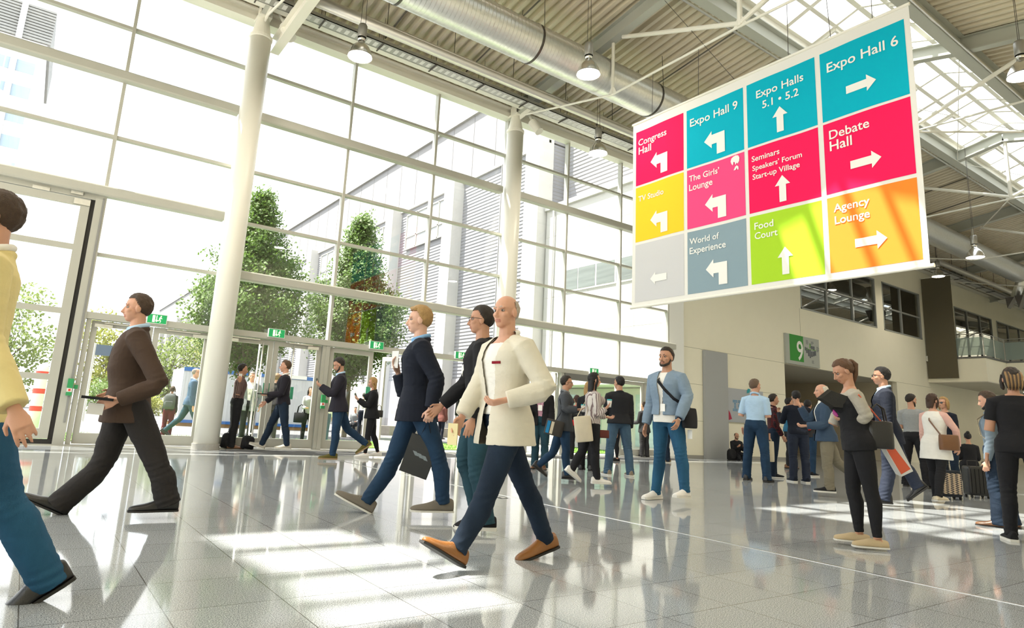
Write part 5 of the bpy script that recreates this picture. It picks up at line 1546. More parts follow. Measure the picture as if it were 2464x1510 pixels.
    # ---- shoes
    if shoes:
        m, sole_m, typ = shoes['mat'], shoes.get('sole', M_DARK), shoes.get('type', 'lace')
        for s in 'LR':
            an = P['ankle' + s]; fp = R(P['fp' + s]); yawf = shoes.get('yaw', 4) * (1 if s == 'L' else -1)
            h2 = Matrix.Rotation(R(yawf), 3, 'Z') @ hd
            l2 = Vector((-h2.y, h2.x, 0))
            fd = h2 * math.cos(fp) + Vector((0, 0, 1)) * math.sin(fp)
            un = Vector((0, 0, 1)) * math.cos(fp) - h2 * math.sin(fp)
            ah = 0.046 * H
            o = an - un * ah                                   # on the sole under the ankle
            th = {'sneaker': 0.026, 'lace': 0.014, 'slip': 0.014, 'boot': 0.022, 'heel': 0.01}[typ] * S
            long = {'lace': 1.10, 'sneaker': 1.05}.get(typ, 1.0)
            st_ = [(-0.050, .017, .050), (-0.046, .022, .060), (-0.018, .027, .066), (0.012, .026, .064), (0.036, .0265, .052), (0.066, .0285, .039), (0.094, .0280, .033), (0.116, .0225, .029), (0.127 if typ != 'lace' else 0.136, .0115, .021)]
            rings, sr = [], []
            for x, w, hgt in st_:
                xx = x * H * (long if x > 0 else 1)
                top_h = hgt * H * (1.2 if typ == 'boot' and x < 0.03 else 1.0) * (0.70 if typ in ('slip', 'heel') and x < 0.03 else 1.0)
                c = o + fd * xx
                prof = [(-1, 0.0), (-1.0, .30), (-.82, .62), (-.45, .92), (0, 1.0), (.45, .92), (.82, .62), (1.0, .30), (1, 0.0), (0, 0.0)]
                rings.append([c + l2 * (a * w * H) + un * (th * 0.8 + b_ * max(0.002, top_h - th * 0.8)) for a, b_ in prof])
                sr.append([c + l2 * (a * (w * H + 0.004 * S)) + un * b_ for a, b_ in ((-1, 0.0), (-1, th), (1, th), (1, 0))])
            so = MB().loft(rings).build('shoe', m, root_e, smooth=True)
            sd_ = so.modifiers.new('round', 'SUBSURF'); sd_.levels = 1; sd_.render_levels = 2
            sb = MB().loft(sr)
            if typ in ('lace', 'boot'):
                sb.box((0, 0, 0), (0, 0, 0)) if False else None
            sb.build('sole', sole_m, so)
            if typ in ('lace', 'sneaker') and res < 0.0085:
                lc = MB()
                for j in range(4):
                    xx = (0.022 + j * 0.012) * H; hh = (.060 - (j + 0.6) * 0.0052) * H
                    lc.tube([o + fd * xx + l2 * 0.013 * H + un * hh * .93, o + fd * (xx + .002) + un * (hh + 0.002), o + fd * xx - l2 * 0.013 * H + un * hh * .93], 0.0025 * S, 6)
                lc.build('laces', shoes.get('lace_mat', m), so)
    f.spine, f.spine_up = spine, spine_up
    return f
def badge(f, t=0.12, y=0.0, w=0.075, h=0.105, strap=(0.05, 0.05, 0.06), dd=0.03):
    p = f.spine(t) + f.fwd * (0.064 * f.H + dd) + f.side * y
    b = MB().tube([f.P['neck'] + f.side * 0.05 + f.fwd * 0.03, p + f.spine_up * h * 0.5 + f.fwd * 0.004, f.P['neck'] - f.side * 0.05 + f.fwd * 0.03], 0.004, 6).build('lanyard', cloth('lanyard_%d' % int(strap[0] * 100), strap), f.root)
    MB().bar(p - f.spine_up * h / 2, p + f.spine_up * h / 2, w, 0.003, f.fwd).build('name_badge', M_SIGNW, b)
def phone_in(f, s, label, dark=True, sz=(0.072, 0.145)):
    g = f.__dict__['grip' + s]; d = f.__dict__['gd' + s]; n = f.__dict__['gn' + s]
    up = (Vector((0, 0, 1)) * 0.6 + d * 0.5).normalized()
    e = empty('phone', g, label, 'phone', None)
    MB().bar(g - up * sz[1] * .45, g + up * sz[1] * .55, sz[0], 0.009, n).build('case', mat('phone_black', (0.02, 0.02, 0.022), 0.3), e)
    return e
def bag_box(name, label, cat, p, w, d, h, yaw, m, parts=(), handle=None, tilt=0.0, group=None):
    # p: top centre of the bag; yaw of its wide side (world degrees)
    M = Matrix.Translation(p) @ Matrix.Rotation(R(yaw), 4, 'Z') @ Matrix.Rotation(R(tilt), 4, 'Y')
    e = empty(name, p, label, cat, group)
    def T(mb): mb.v = [M @ v for v in mb.v]; return mb
    bo_ = T(MB().loft([[Vector((a * w / 2 * k, b_ * d / 2 * k2, z)) for a, b_ in ((-1, -1), (0, -1.12), (1, -1), (1, 1), (0, 1.12), (-1, 1))] for z, k, k2 in ((-h, .94, .8), (-h * .98, .98, .9), (-h * .93, 1.01, 1.05), (-h * .4, 1, 1.1), (-h * .03, .99, .6), (0, .97, .55))])).build('body', m, e, smooth=True)
    ss = bo_.modifiers.new('soft', 'SUBSURF'); ss.levels = ss.render_levels = 2
    for nm, mb, mm in parts: T(mb).build(nm, mm, e)
    if handle:
        hb = MB()
        for sg in (-1, 1): hb.tube([(-w * .25, sg * d * .25, 0), (-w * .2, sg * d * .2, handle[0] * .7), (0, 0, handle[0]), (w * .2, sg * d * .2, handle[0] * .7), (w * .25, sg * d * .25, 0)], handle[1], 6)
        T(hb).build('handle', handle[2], e)
    return e
# ------------------------------------------------------------------ who wears what
C = cloth
JEAN = C('blue', (0.016, 0.040, 0.080), 'denim'); JEAND = C('dark', (0.012, 0.022, 0.040), 'denim'); JEANL = C('light', (0.055, 0.10, 0.155), 'denim'); JEANT = C('teal', (0.02, 0.055, 0.075), 'denim'); JEANB = C('bright', (0.022, 0.085, 0.16), 'denim')
BLACK = C('black', (0.012, 0.012, 0.014)); NAVY = C('navy', (0.009, 0.012, 0.022)); CHAR = C('charcoal', (0.035, 0.034, 0.036)); BROWN = C('dark_brown', (0.058, 0.036, 0.025)); GREY = C('grey', (0.20, 0.21, 0.22))
WHITE = C('white', (0.75, 0.73, 0.68)); OFFW = C('off_white', (0.62, 0.58, 0.48)); SKY = C('sky_blue', (0.20, 0.38, 0.62)); PALEB = C('pale_blue', (0.42, 0.58, 0.75)); MAROON = striped('maroon_plaid', (0.11, 0.01, 0.012), (0.02, 0.01, 0.012), 9, 'X', True)
L_BLACK = C('black', (0.012, 0.011, 0.011), 'leather'); L_TAN = C('tan', (0.24, 0.095, 0.022), 'leather'); L_BROWN = C('brown', (0.14, 0.06, 0.022), 'leather')
SUEDE = C('grey_suede', (0.17, 0.15, 0.12)); CANVAS_W = C('white_canvas', (0.72, 0.70, 0.66)); BEIGE = C('beige_canvas', (0.46, 0.36, 0.22)); OLIVE = C('olive', (0.10, 0.085, 0.02))
S_WHITE = mat('white_rubber', (0.68, 0.66, 0.60), 0.6); S_BLACK = M_DARK; S_TAN = mat('tan_rubber', (0.30, 0.2, 0.1), 0.7)
def sh(m, sole=S_BLACK, t='lace', **k): return dict(mat=m, sole=sole, type=t, **k)
def up_(k, m, **kw): return dict(kind=k, mat=m, **kw)
def lo(m, fit='straight'): return dict(mat=m, fit=fit)
HB, HD, HBL, HG, HK = (0.055, 0.033, 0.02), (0.02, 0.014, 0.01), (0.36, 0.22, 0.085), (0.22, 0.19, 0.16), (0.010, 0.008, 0.008)
NEAR, MID, FAR, TINY = 0.0058, 0.0078, 0.0105, 0.013

# ---- the walkers in front
p1 = person('person at left edge in yellow jacket and blue jeans, striding left, mostly cut off', None, root=(-190, 1470), top=(0, 463), head=180, legs=((-24, 22, -32), (22, 8, 12)), armL=(-6, 8, 14, 0), armR='fwd', hair=('short', HB), res=NEAR,
            upper=up_('jacket', C('pale_yellow', (0.68, 0.57, 0.27)), hem=-0.09), inner=up_('shirt', WHITE), lower=lo(JEANB, 'straight'), shoes=sh(L_BLACK), pin=dict(kneeL=(5, 1205), ankleL=(108, 1382), wristL=(35, 985)), glasses='clear')
p2 = person('person in dark brown suit and light blue shirt striding left with tablet case', None, root=(263, 1239), top=(345, 710), head=182, legs=((-14, 10, 0), (27, 4, 25)), armL=(10, 8, 70, 12), armR=(25, 8, 70, 20), hair=('short', HB), res=NEAR,
            upper=up_('jacket', BROWN, open='suit', hem=-0.10), inner=up_('shirt', PALEB), lower=lo(C('black_suit', (0.024, 0.021, 0.02)), 'wide'), shoes=sh(L_BLACK), belly=0.035, wide=1.08,
            pin=dict(kneeR=(246, 1118), ankleR=(148, 1207), kneeL=(382, 1125), ankleL=(402, 1203), elbowL=(386, 925), wristL=(282, 962), elbowR=(345, 915), wristR=(275, 945)))
p3 = person('person with blond quiff, navy blazer, blue shirt and jeans, striding left', None, root=(984, 1241), top=(1022, 740), head=184, legs=((-14, 8, 0), (27, 4, 25)), armL='carry', armR=(20, 8, 105, 6), hair=('quiff', HBL), skin='pale', res=NEAR,
            upper=up_('jacket', NAVY, open='wide', hem=-0.075), inner=up_('shirt', SKY, hem=-0.045), lower=lo(JEAN, 'slim'), shoes=sh(SUEDE, S_WHITE, lace_mat=BLACK),
            pin=dict(kneeR=(945, 1108), ankleR=(884, 1203), kneeL=(1055, 1105), ankleL=(1066, 1206), elbowL=(1052, 912), wristL=(1037, 983), elbowR=(975, 955), wristR=(958, 897)))
p4 = person('person with dark hair, glasses and black jacket walking left behind the white jacket', None, root=(1140, 1278), top=(1168, 738), head=182, legs=((1, 4, 0), (14, 34, -20)), armL='hang', armR='fwd', hair=('short', HD), skin='tan', glasses='clear', res=NEAR,
            upper=up_('jacket', BLACK, open='zip', hem=-0.05), inner=up_('tshirt', CHAR), lower=lo(JEANT, 'straight'), shoes=sh(BLACK, S_WHITE, 'sneaker'), pin=dict(ankleL=(1168, 1248), kneeL=(1150, 1135)))
badge(p4, 0.17)
p5 = person('bald person in cream white jacket, navy jeans and tan pointed shoes striding left', None, root=(1199, 1357), top=(1226, 713), head=218, legs=((25, 4, 28), (-20, 10, -14)), armL='belly', armR=(20, 10, 40, 0), look=(12, 0), hair=('fringe', (0.42, 0.36, 0.30)), skin='fair', res=NEAR,
            upper=up_('jacket', OFFW, open='wide', hem=-0.085), inner=up_('shirt', WHITE, open='scoop'), lower=lo(JEAND, 'slim'), shoes=sh(L_TAN),
            pin=dict(kneeL=(1168, 1195), ankleL=(1102, 1318), kneeR=(1262, 1165), ankleR=(1312, 1295), elbowL=(1318, 938), wristL=(1216, 962, 0.13), elbowR=(1158, 915), wristR=(1112, 1003)))
_q = p5.spine(0.21) + p5.fwd * (0.066 * p5.H + 0.03) + p5.side * 0.085
_q = _q - p5.fwd * 0.012
MB().bar(_q - p5.side * 0.036, _q + p5.side * 0.036 - p5.fwd * 0.02, 0.016, 0.018).build('pocket_square', C('crimson', (0.22, 0.008, 0.02)), p5.root)
p6 = person('person with dark beard, grey-blue bomber jacket, jeans and white trainers walking this way', None, root=(1607, 1206), top=(1597, 837), head=238, legs=((6, 4, 4), (-6, 12, 0)), armL=(6, 10, 22, 8), armR=(-6, 12, 20, 0), hair=('fade', HD), skin='tan', beard=HD, res=NEAR,
            upper=up_('bomber', C('grey_blue', (0.20, 0.27, 0.35), 'knit'), open='zip'), inner=up_('tshirt', WHITE), lower=lo(JEANB, 'slim'), shoes=sh(CANVAS_W, S_WHITE, 'sneaker'),
            pin=dict(kneeR=(1588, 1090), ankleR=(1578, 1182), kneeL=(1638, 1090), ankleL=(1648, 1180), elbowL=(1655, 952), wristL=(1634, 1008)))
badge(p6, 0.07, 0.03, strap=(0.02, 0.02, 0.02))
_w = p6.P['wristL']; MB().tube([_w - p6.handL * 0.012 if hasattr(p6, 'handL') else _w - p6.gdL * 0.02, _w - p6.gdL * 0.005], 0.036, 14).build('cuff', NAVY, p6.root)
# ---- right foreground
p7 = person('person with brown ponytail, black top with beige sleeves and black trousers reading a phone', None, root=(2080, 1317), top=(2014, 866), head=196, legs='ease', armL=(20, 8, 92, 20), armR=(24, 8, 100, 26), lean=6, look=(8, 26), hair=('ponytail', (0.10, 0.05, 0.025)), skin='tan', female=True, res=NEAR,
            upper=up_('vest', BLACK, hem=-0.03, neck_t=0.27, flare=0.0, name='top'), inner=up_('sweater', C('beige_grey', (0.40, 0.37, 0.31), 'knit'), open='scoop', hem=0.02), lower=lo(BLACK, 'tight'), shoes=sh(BEIGE, S_WHITE, 'slip'),
            pin=dict(kneeR=(2052, 1175), ankleR=(2068, 1282), kneeL=(2095, 1175), ankleL=(2112, 1296), elbowL=(2088, 1005), wristL=(2042, 1008), wristR=(2025, 985)))
p8 = person('person in dark navy suit, light blue shirt and glasses walking left behind the phone reader', None, root=(2148, 1215), top=(2096, 884), head=188, legs=((4, 5, 0), (-26, 32, -40)), armL='hang', armR='fwd', hair=('short', HK), skin='tan', glasses='clear', res=MID,
            upper=up_('jacket', NAVY, open='suit'), inner=up_('shirt', PALEB), lower=lo(C('navy_trouser', (0.02, 0.026, 0.045)), 'straight'), shoes=sh(L_BLACK, S_BLACK, 'boot'), pin=dict(ankleL=(2128, 1195), ankleR=(2208, 1168), kneeR=(2172, 1115)))
p9 = person('person seen from behind in black t-shirt with streaked ponytail at the right edge', None, root=(2478, 1308), top=(2436, 884), head=102, legs=((8, 4, 0), (-6, 6, 0)), armL=(4, 10, 14, 0), armR='hang', hair=('bob', (0.022, 0.015, 0.011), 0.15), skin='tan', female=True, wide=1.15, res=NEAR,
            upper=up_('tshirt', BLACK), lower=lo(BLACK, 'slim'), shoes=sh(BLACK, S_WHITE, 'sneaker'))
badge(p9, 0.1)
for _k in range(9):
    _y = (_k - 4) * 0.0165
    MB().tube([p9.hp(-0.02, _y * .6, 0.128 - abs(_y) * .3), p9.hp(-0.085, _y, 0.095 - abs(_y) * .5), p9.hp(-0.122, _y, 0.02), p9.hp(-0.128, _y * .9, -0.07), p9.hp(-0.105, _y * .8, -0.125)], [(0.005, 0.007), (0.006, 0.011), (0.007, 0.012), (0.006, 0.010), (0.002, 0.003)], 8).build('highlighted_lock', mat('hair_gold', (0.26, 0.15, 0.055), 0.5, noise_amt=0.3, noise_scale=60, bump=0.5, bump_scale=150) if _k % 2 == 0 else mat('hair_umber', (0.05, 0.028, 0.014), 0.5, bump=0.5, bump_scale=150), p9.root, smooth=True)
p10 = person('person in light blue short-sleeved shirt and jeans seen from behind, carrying a cream tote', None, root=(1822, 1157), top=(1815, 912), head=72, legs='wide', armL=(-4, 14, 40, 0), armR='carry', look=(-30, 0), hair=('short', (0.13, 0.085, 0.055)), skin='fair', res=MID,
             upper=up_('shirt', PALEB, sleeve=0.85, hem=0.02), lower=lo(JEAN, 'straight'), shoes=sh(L_BLACK, S_BLACK, 'sneaker'), pin=dict(wristR=(1851, 1045)), belly=0.01)
p11 = person('person in maroon plaid shirt and dark trousers, canvas trainers, right of the light blue shirt', None, root=(1864, 1149), top=(1858, 948), head=20, legs='ease', armL='hang', armR='pocket', hair=('short', HD), skin='tan', res=MID,
             upper=up_('shirt', MAROON, hem=-0.04), lower=lo(JEAND, 'straight'), shoes=sh(BLACK, S_WHITE, 'sneaker'))
p12 = person('person in navy top and navy trousers seen from behind, arms raised to chest', None, root=(1925, 1160), top=(1918, 940), head=112, legs='stand', armL='raise', armR='hold', hair=('short', HK), skin='tan', res=MID,
             upper=up_('sweater', NAVY), lower=lo(C('navy_trouser', (0.02, 0.026, 0.045)), 'straight'), shoes=sh(NAVY, S_WHITE, 'sneaker'), wide=1.1)
p13 = person('person in teal top holding a camera up, between maroon shirt and navy back', None, root=(1902, 1127), top=(1896, 957), head=20, legs='ease', armL='camera', armR='camera', hair=('short', HK), skin='tan', res=FAR,
             upper=up_('sweater', C('teal', (0.02, 0.11, 0.19))), lower=lo(BLACK, 'slim'), shoes=sh(L_BROWN, S_BLACK, 'sneaker'))
p14 = person('person in dark grey top and jeans wearing a red backpack, seen from behind', None, root=(1950, 1145), top=(1942, 962), head=66, legs='ease', armL='hang', armR='hold', hair=('short', HK), skin='tan', res=FAR,
             upper=up_('tshirt', CHAR), lower=lo(JEAN, 'slim'), shoes=sh(BLACK, S_WHITE, 'sneaker'))
p15 = person('white-haired person in blue jacket and khaki trousers walking left', None, root=(1994, 1193), top=(1976, 924), head=192, legs=((3, 5, 0), (-22, 30, -30)), armL='hold', armR=(40, 10, 110, 25), hair=('fringe', (0.55, 0.50, 0.42)), skin='fair', res=MID,
             upper=up_('jacket', C('slate_blue', (0.035, 0.06, 0.10)), open='wide', hem=-0.05), inner=up_('shirt', WHITE), lower=lo(C('khaki', (0.17, 0.15, 0.105)), 'straight'), shoes=sh(BLACK, S_WHITE, 'sneaker'), pin=dict(ankleL=(1996, 1172)))
p16 = person('person with beard in grey polo shirt and black trousers, back to us', None, root=(2207, 1172), top=(2193, 948), head=78, legs='wide', armL='hang', armR='hang', look=(-35, 10), hair=('fade', HD), skin='tan', beard=HD, res=MID,
             upper=up_('tshirt', C('heather_grey', (0.27, 0.28, 0.28), 'knit'), sleeve=0.75, hem=0.02), lower=lo(BLACK, 'straight'), shoes=sh(BLACK, S_BLACK, 'sneaker'))
p17 = person('person with dark brown bob in long white tunic and pink sleeves beside suitcases', None, root=(2262, 1206), top=(2243, 947), head=62, legs=((10, 4, 0), (-14, 6, 0)), armL='hang', armR=(0, 14, 40, 0), look=(-22, 0), hair=('bob', (0.045, 0.022, 0.012), 0.17), skin='fair', female=True, res=MID,
             upper=up_('vest', WHITE, hem=-0.13), inner=up_('blouse', C('rose_chiffon', (0.62, 0.38, 0.33))), lower=lo(BLACK, 'slim'), shoes=sh(C('cream_canvas', (0.55, 0.48, 0.36)), S_WHITE, 'slip'), wide=1.05, pin=dict(elbowR=(2300, 1035), wristR=(2306, 1075)))
p18 = person('blonde person with sunglasses facing the white tunic', None, root=(2290, 1180), top=(2270, 955), H=None, head=236, legs='stand', armL='hang', armR='hold', hair=('bob', HBL, 0.17), skin='fair', female=True, glasses='sun', res=FAR,
             upper=up_('sweater', NAVY), lower=lo(JEAND, 'slim'), shoes=sh(BLACK, S_BLACK, 'slip'))
_b = at_z(2340, 1172, 0)
p19 = person('person with dark hair in black crouched among the suitcases', None, xy=(_b.x, _b.y), H=1.66, head=100, legs='sit', armL='hold', armR='hold', hair=('bun', HK), skin='tan', female=True, seated=0.36, res=FAR,
             upper=up_('sweater', BLACK), lower=lo(BLACK, 'slim'), shoes=sh(BLACK, S_BLACK, 'sneaker'))
p20 = person('bearded person in grey top with backpack, jeans and brown shoes beside black t-shirt', None, root=(2414, 1268), top=(2372, 942), head=172, legs='ease', armL='hang', armR='hang', look=(0, 14), hair=('short', HB), skin='fair', beard=HK, res=MID,
             upper=up_('shirt', C('steel_grey', (0.14, 0.18, 0.22)), hem=-0.03), lower=lo(JEAND, 'wide'), shoes=sh(L_BROWN, S_BLACK))
_b = at_y(1772, 1098, 15.25)
p21 = person('bald bearded person in black sitting on the floor against the right wall', None, xy=(_b.x, 15.25), H=1.75, head=300, legs='sit', armL='phone', armR='phone', look=(10, 15), hair=('fringe', HD), skin='tan', beard=HD, glasses='clear', res=FAR,
             upper=up_('jacket', BLACK), lower=lo(BLACK, 'straight'), shoes=sh(BLACK, S_BLACK, 'sneaker'))
# ---- the middle group
p22 = person('person in charcoal blazer, glasses and jeans striding right with messenger bag', None, root=(1352, 1156), top=(1362, 904), head=2, legs=((-26, 28, -34), (10, 4, 0)), armL='hold', armR=(8, 8, 72, 6), hair=('short', HD), skin='tan', glasses='clear', res=MID,
             upper=up_('jacket', C('charcoal_blazer', (0.055, 0.06, 0.068)), open='suit', hem=-0.06), inner=up_('shirt', GREY), lower=lo(JEAN, 'slim'), shoes=sh(L_BLACK, S_BLACK, 'boot'),
             pin=dict(ankleR=(1364, 1140), kneeR=(1362, 1080), ankleL=(1296, 1118), kneeL=(1330, 1090), elbowR=(1360, 985), wristR=(1390, 985)))
p23 = person('person with long dark hair, striped blouse and black trousers striding right', None, root=(1420, 1168), top=(1422, 896), head=22, legs=((-26, 26, -34), (10, 4, 0)), armL='hold', armR=(14, 10, 70, 0), hair=('long', HK, 0.36), skin='fair', female=True, res=MID,
             upper=up_('blouse', striped('ivory_stripe', (0.58, 0.54, 0.50), (0.20, 0.15, 0.15), 11, 'X')), lower=lo(BLACK, 'slim'), shoes=sh(CANVAS_W, S_WHITE, 'sneaker'),
             pin=dict(ankleR=(1436, 1150), kneeR=(1432, 1085), ankleL=(1376, 1128), kneeL=(1402, 1085), wristR=(1458, 982), elbowR=(1438, 1000)))
p24 = person('person in black jacket and faded jeans standing with back to us', None, root=(1488, 1144), top=(1479, 905), head=112, legs='wide', armL='hold', armR='hang', look=(28, 0), hair=('short', HK), skin='tan', res=MID,
             upper=up_('coat', C('black_jacket', (0.014, 0.015, 0.018)), hem=-0.02, flare=0.03), lower=lo(JEANL, 'straight'), shoes=sh(C('stone_suede', (0.24, 0.20, 0.15)), S_WHITE, 'sneaker'), wide=1.08)
p25 = person('person in dark suit standing by the far glass door, back to us', None, root=(1550, 1099), top=(1551, 967), head=140, legs='stand', armL='hold', armR='hang', hair=('short', HB), skin='tan', res=FAR,
             upper=up_('jacket', CHAR), lower=lo(CHAR, 'straight'), shoes=sh(L_BLACK))
p26 = person('person in pink shirt, black jacket and lanyard half hidden behind the white jacket', None, root=(1297, 1128), top=(1300, 912), head=262, legs='ease', armL='hang', armR='hold', hair=('short', HB), skin='fair', res=FAR,
             upper=up_('jacket', BLACK, open='wide', hem=-0.05), inner=up_('shirt', C('pink', (0.55, 0.30, 0.38))), lower=lo(JEANT, 'straight'), shoes=sh(L_BROWN))
badge(p26, 0.15, 0.0, 0.09, 0.12)
p27 = person('person with brown hair and red top behind the charcoal blazer', None, root=(1385, 1104), top=(1381, 950), head=110, legs='ease', armL='hang', armR='hold', hair=('bob', (0.05, 0.02, 0.015), 0.14), skin='fair', female=True, res=FAR,
             upper=up_('sweater', C('scarlet', (0.45, 0.01, 0.015))), lower=lo(BLACK, 'slim'), shoes=sh(BLACK, S_BLACK, 'heel'))
p28 = person('blonde person in black behind the striped blouse', None, root=(1411, 1130), top=(1409, 918), head=76, legs='ease', armL='hang', armR='hang', hair=('long', HBL, 0.30), skin='fair', female=True, res=FAR,
             upper=up_('coat', BLACK), lower=lo(BLACK, 'straight'), shoes=sh(L_BLACK))
p29 = person('person in black trousers and heels hidden behind the black jacket and faded jeans', None, root=(1482, 1108), H=1.66, top=None, head=205, legs='ease', armL='hang', armR='hang', hair=('bob', HD), skin='fair', female=True, res=FAR,
             upper=up_('sweater', BLACK), lower=lo(BLACK, 'tight'), shoes=sh(BLACK, S_BLACK, 'heel'))
p30 = person('person in jeans and tan trainers hidden behind the grey-blue bomber jacket', None, root=(1604, 1112), H=1.72, top=None, head=200, legs='ease', armL='hang', armR='hang', hair=('short', HD), skin='tan', res=FAR,
             upper=up_('jacket', BLACK), lower=lo(JEAND, 'straight'), shoes=sh(C('tan_canvas', (0.30, 0.19, 0.08)), S_WHITE, 'sneaker'))
# ---- by the glass doors
p31 = person('person in brown striped shirt and black trousers phoning beside the left column', None, root=(556, 1079), top=(570, 874), head=12, legs='stand', armL='hang', armR='call', hair=('short', HD), skin='tan', res=MID,
             upper=up_('shirt', striped('brown_stripe', (0.075, 0.040, 0.035), (0.19, 0.13, 0.12), 10, 'X'), hem=0.02), lower=lo(BLACK, 'straight'), shoes=sh(L_BROWN), pin=dict(wristR=(577, 918), elbowR=(572, 950)))
p32 = person('person in dark sweater and jeans walking left through the doors with pull handles', None, root=(668, 1085), top=(686, 867), head=182, legs=((-10, 6, 0), (24, 6, 18)), armL='hold', armR='fwd', hair=('short', (0.09, 0.05, 0.025)), skin='fair', res=MID,
             upper=up_('sweater', C('ink', (0.016, 0.014, 0.020)), collar=True), inner=up_('shirt', WHITE), lower=lo(JEAND, 'slim'), shoes=sh(C('trainer_grey', (0.45, 0.42, 0.36)), S_WHITE, 'sneaker'), pin=dict(ankleL=(690, 1070)))
p33 = person('person in navy blazer, pale shirt and jeans walking left looking at a phone', None, root=(802, 1108), top=(814, 861), head=184, legs=((2, 4, 0), (-26, 30, -34)), armL='phone', armR='phone', look=(0, 26), lean=3, hair=('short', HD), skin='tan', beard=HD, res=MID,
             upper=up_('jacket', C('dark_blazer', (0.020, 0.018, 0.026)), open='wide', hem=-0.06), inner=up_('shirt', PALEB, hem=-0.02), lower=lo(JEAN, 'slim'), shoes=sh(OLIVE, S_TAN, 'sneaker'), pin=dict(ankleL=(800, 1093)))
p34 = person('blonde long-haired person in black with white trainers looking at a phone', None, root=(886, 1100), top=(902, 908), head=186, legs=((8, 4, 0), (-10, 10, 0)), armL='phone', armR='phone', look=(0, 14), hair=('long', HBL, 0.32), skin='fair', female=True, res=MID,
             upper=up_('jacket', BLACK, open='wide', hem=-0.05), inner=up_('top', CHAR), lower=lo(BLACK, 'tight'), shoes=sh(CANVAS_W, S_WHITE, 'sneaker'))
# ---- outside, seen through the glass
p35 = person('bald person in blue blazer and jeans striding right, seen through the left doors', None, root=(446, 1058), top=(467, 885), head=0, legs='midR', armL='hang', armR='hang', hair=('fringe', HG), skin='fair', glasses='clear', res=FAR,
             upper=up_('jacket', C('blue_blazer', (0.045, 0.085, 0.14)), open='wide', hem=-0.05), inner=up_('shirt', WHITE), lower=lo(JEANT, 'slim'), shoes=sh(L_BLACK))
p36 = person('person with grey backpack and wine-red trousers outside, behind the brown suit', None, root=(398, 1052), top=(409, 928), head=80, legs='ease', hair=('bob', HB, 0.12), female=True, res=TINY,
             upper=up_('sweater', CHAR), lower=lo(C('wine', (0.10, 0.012, 0.02)), 'straight'), shoes=sh(L_BLACK))
p37 = person('person in grey suit with blue lanyard outside, right of the phone caller', None, root=(588, 1062), top=(608, 895), head=262, legs='ease', armL='pocket', armR='hang', hair=('short', HG), res=FAR,
             upper=up_('jacket', GREY, open='wide'), inner=up_('shirt', WHITE), lower=lo(CHAR, 'straight'), shoes=sh(L_BLACK))
badge(p37, 0.12, strap=(0.05, 0.12, 0.35))
p38 = person('person in black suit outside, facing away behind the dark sweater', None, root=(648, 1060), top=(664, 898), head=70, legs='ease', hair=('short', (0.2, 0.12, 0.06)), res=FAR,
             upper=up_('jacket', BLACK), lower=lo(CHAR, 'straight'), shoes=sh(L_BLACK))
p39 = person('person with long black hair and grey hoodie outside, carrying a big black bag', None, root=(734, 1064), top=(748, 930), head=285, legs='stand', armL='hold', armR='hold', hair=('long', HK, 0.36), female=True, res=FAR,
             upper=up_('sweater', C('light_grey', (0.36, 0.37, 0.37), 'knit')), lower=lo(BLACK, 'slim'), shoes=sh(BLACK, S_BLACK, 'boot'))
p40 = person('person in white top and light jeans outside, behind the navy blazer', None, root=(776, 1066), top=(788, 935), head=80, legs='ease', hair=('bob', HD), female=True, res=FAR,
             upper=up_('blouse', WHITE), lower=lo(JEANL, 'slim'), shoes=sh(BEIGE, S_WHITE, 'slip'))
_s = at_y(852, 1020, 28.85)
p41 = person('person in grey sweater sitting on the low wall outside', None, xy=(max(12.6, _s.x), 28.8), H=1.7, head=250, legs='sit', armL='hold', armR='hold', hair=('short', HD), res=TINY, seated=0.24,
             upper=up_('sweater', GREY), lower=lo(BLACK, 'slim'), shoes=sh(BLACK, S_WHITE, 'sneaker'))
p42 = person('person in white shirt and dark trousers outside, behind the blonde in black', None, root=(868, 1046), top=(876, 945), head=80, legs='ease', hair=('short', HD), res=TINY,
             upper=up_('shirt', WHITE), lower=lo(NAVY, 'straight'), shoes=sh(L_BLACK))
p43 = person('person with black backpack outside, left of the white jacket', None, root=(1112, 1070), top=(1120, 926), head=100, legs='ease', hair=('short', HK), skin='dark', res=FAR,
             upper=up_('sweater', BLACK), lower=lo(BLACK, 'straight'), shoes=sh(L_BLACK))
p44 = person('person in rust jacket outside, between blazer and white jacket', None, root=(1060, 1056), top=(1068, 962), head=60, legs='ease', hair=('short', HK), skin='dark', res=TINY,
             upper=up_('jacket', C('rust', (0.13, 0.045, 0.035))), lower=lo(NAVY, 'slim'), shoes=sh(L_BLACK))
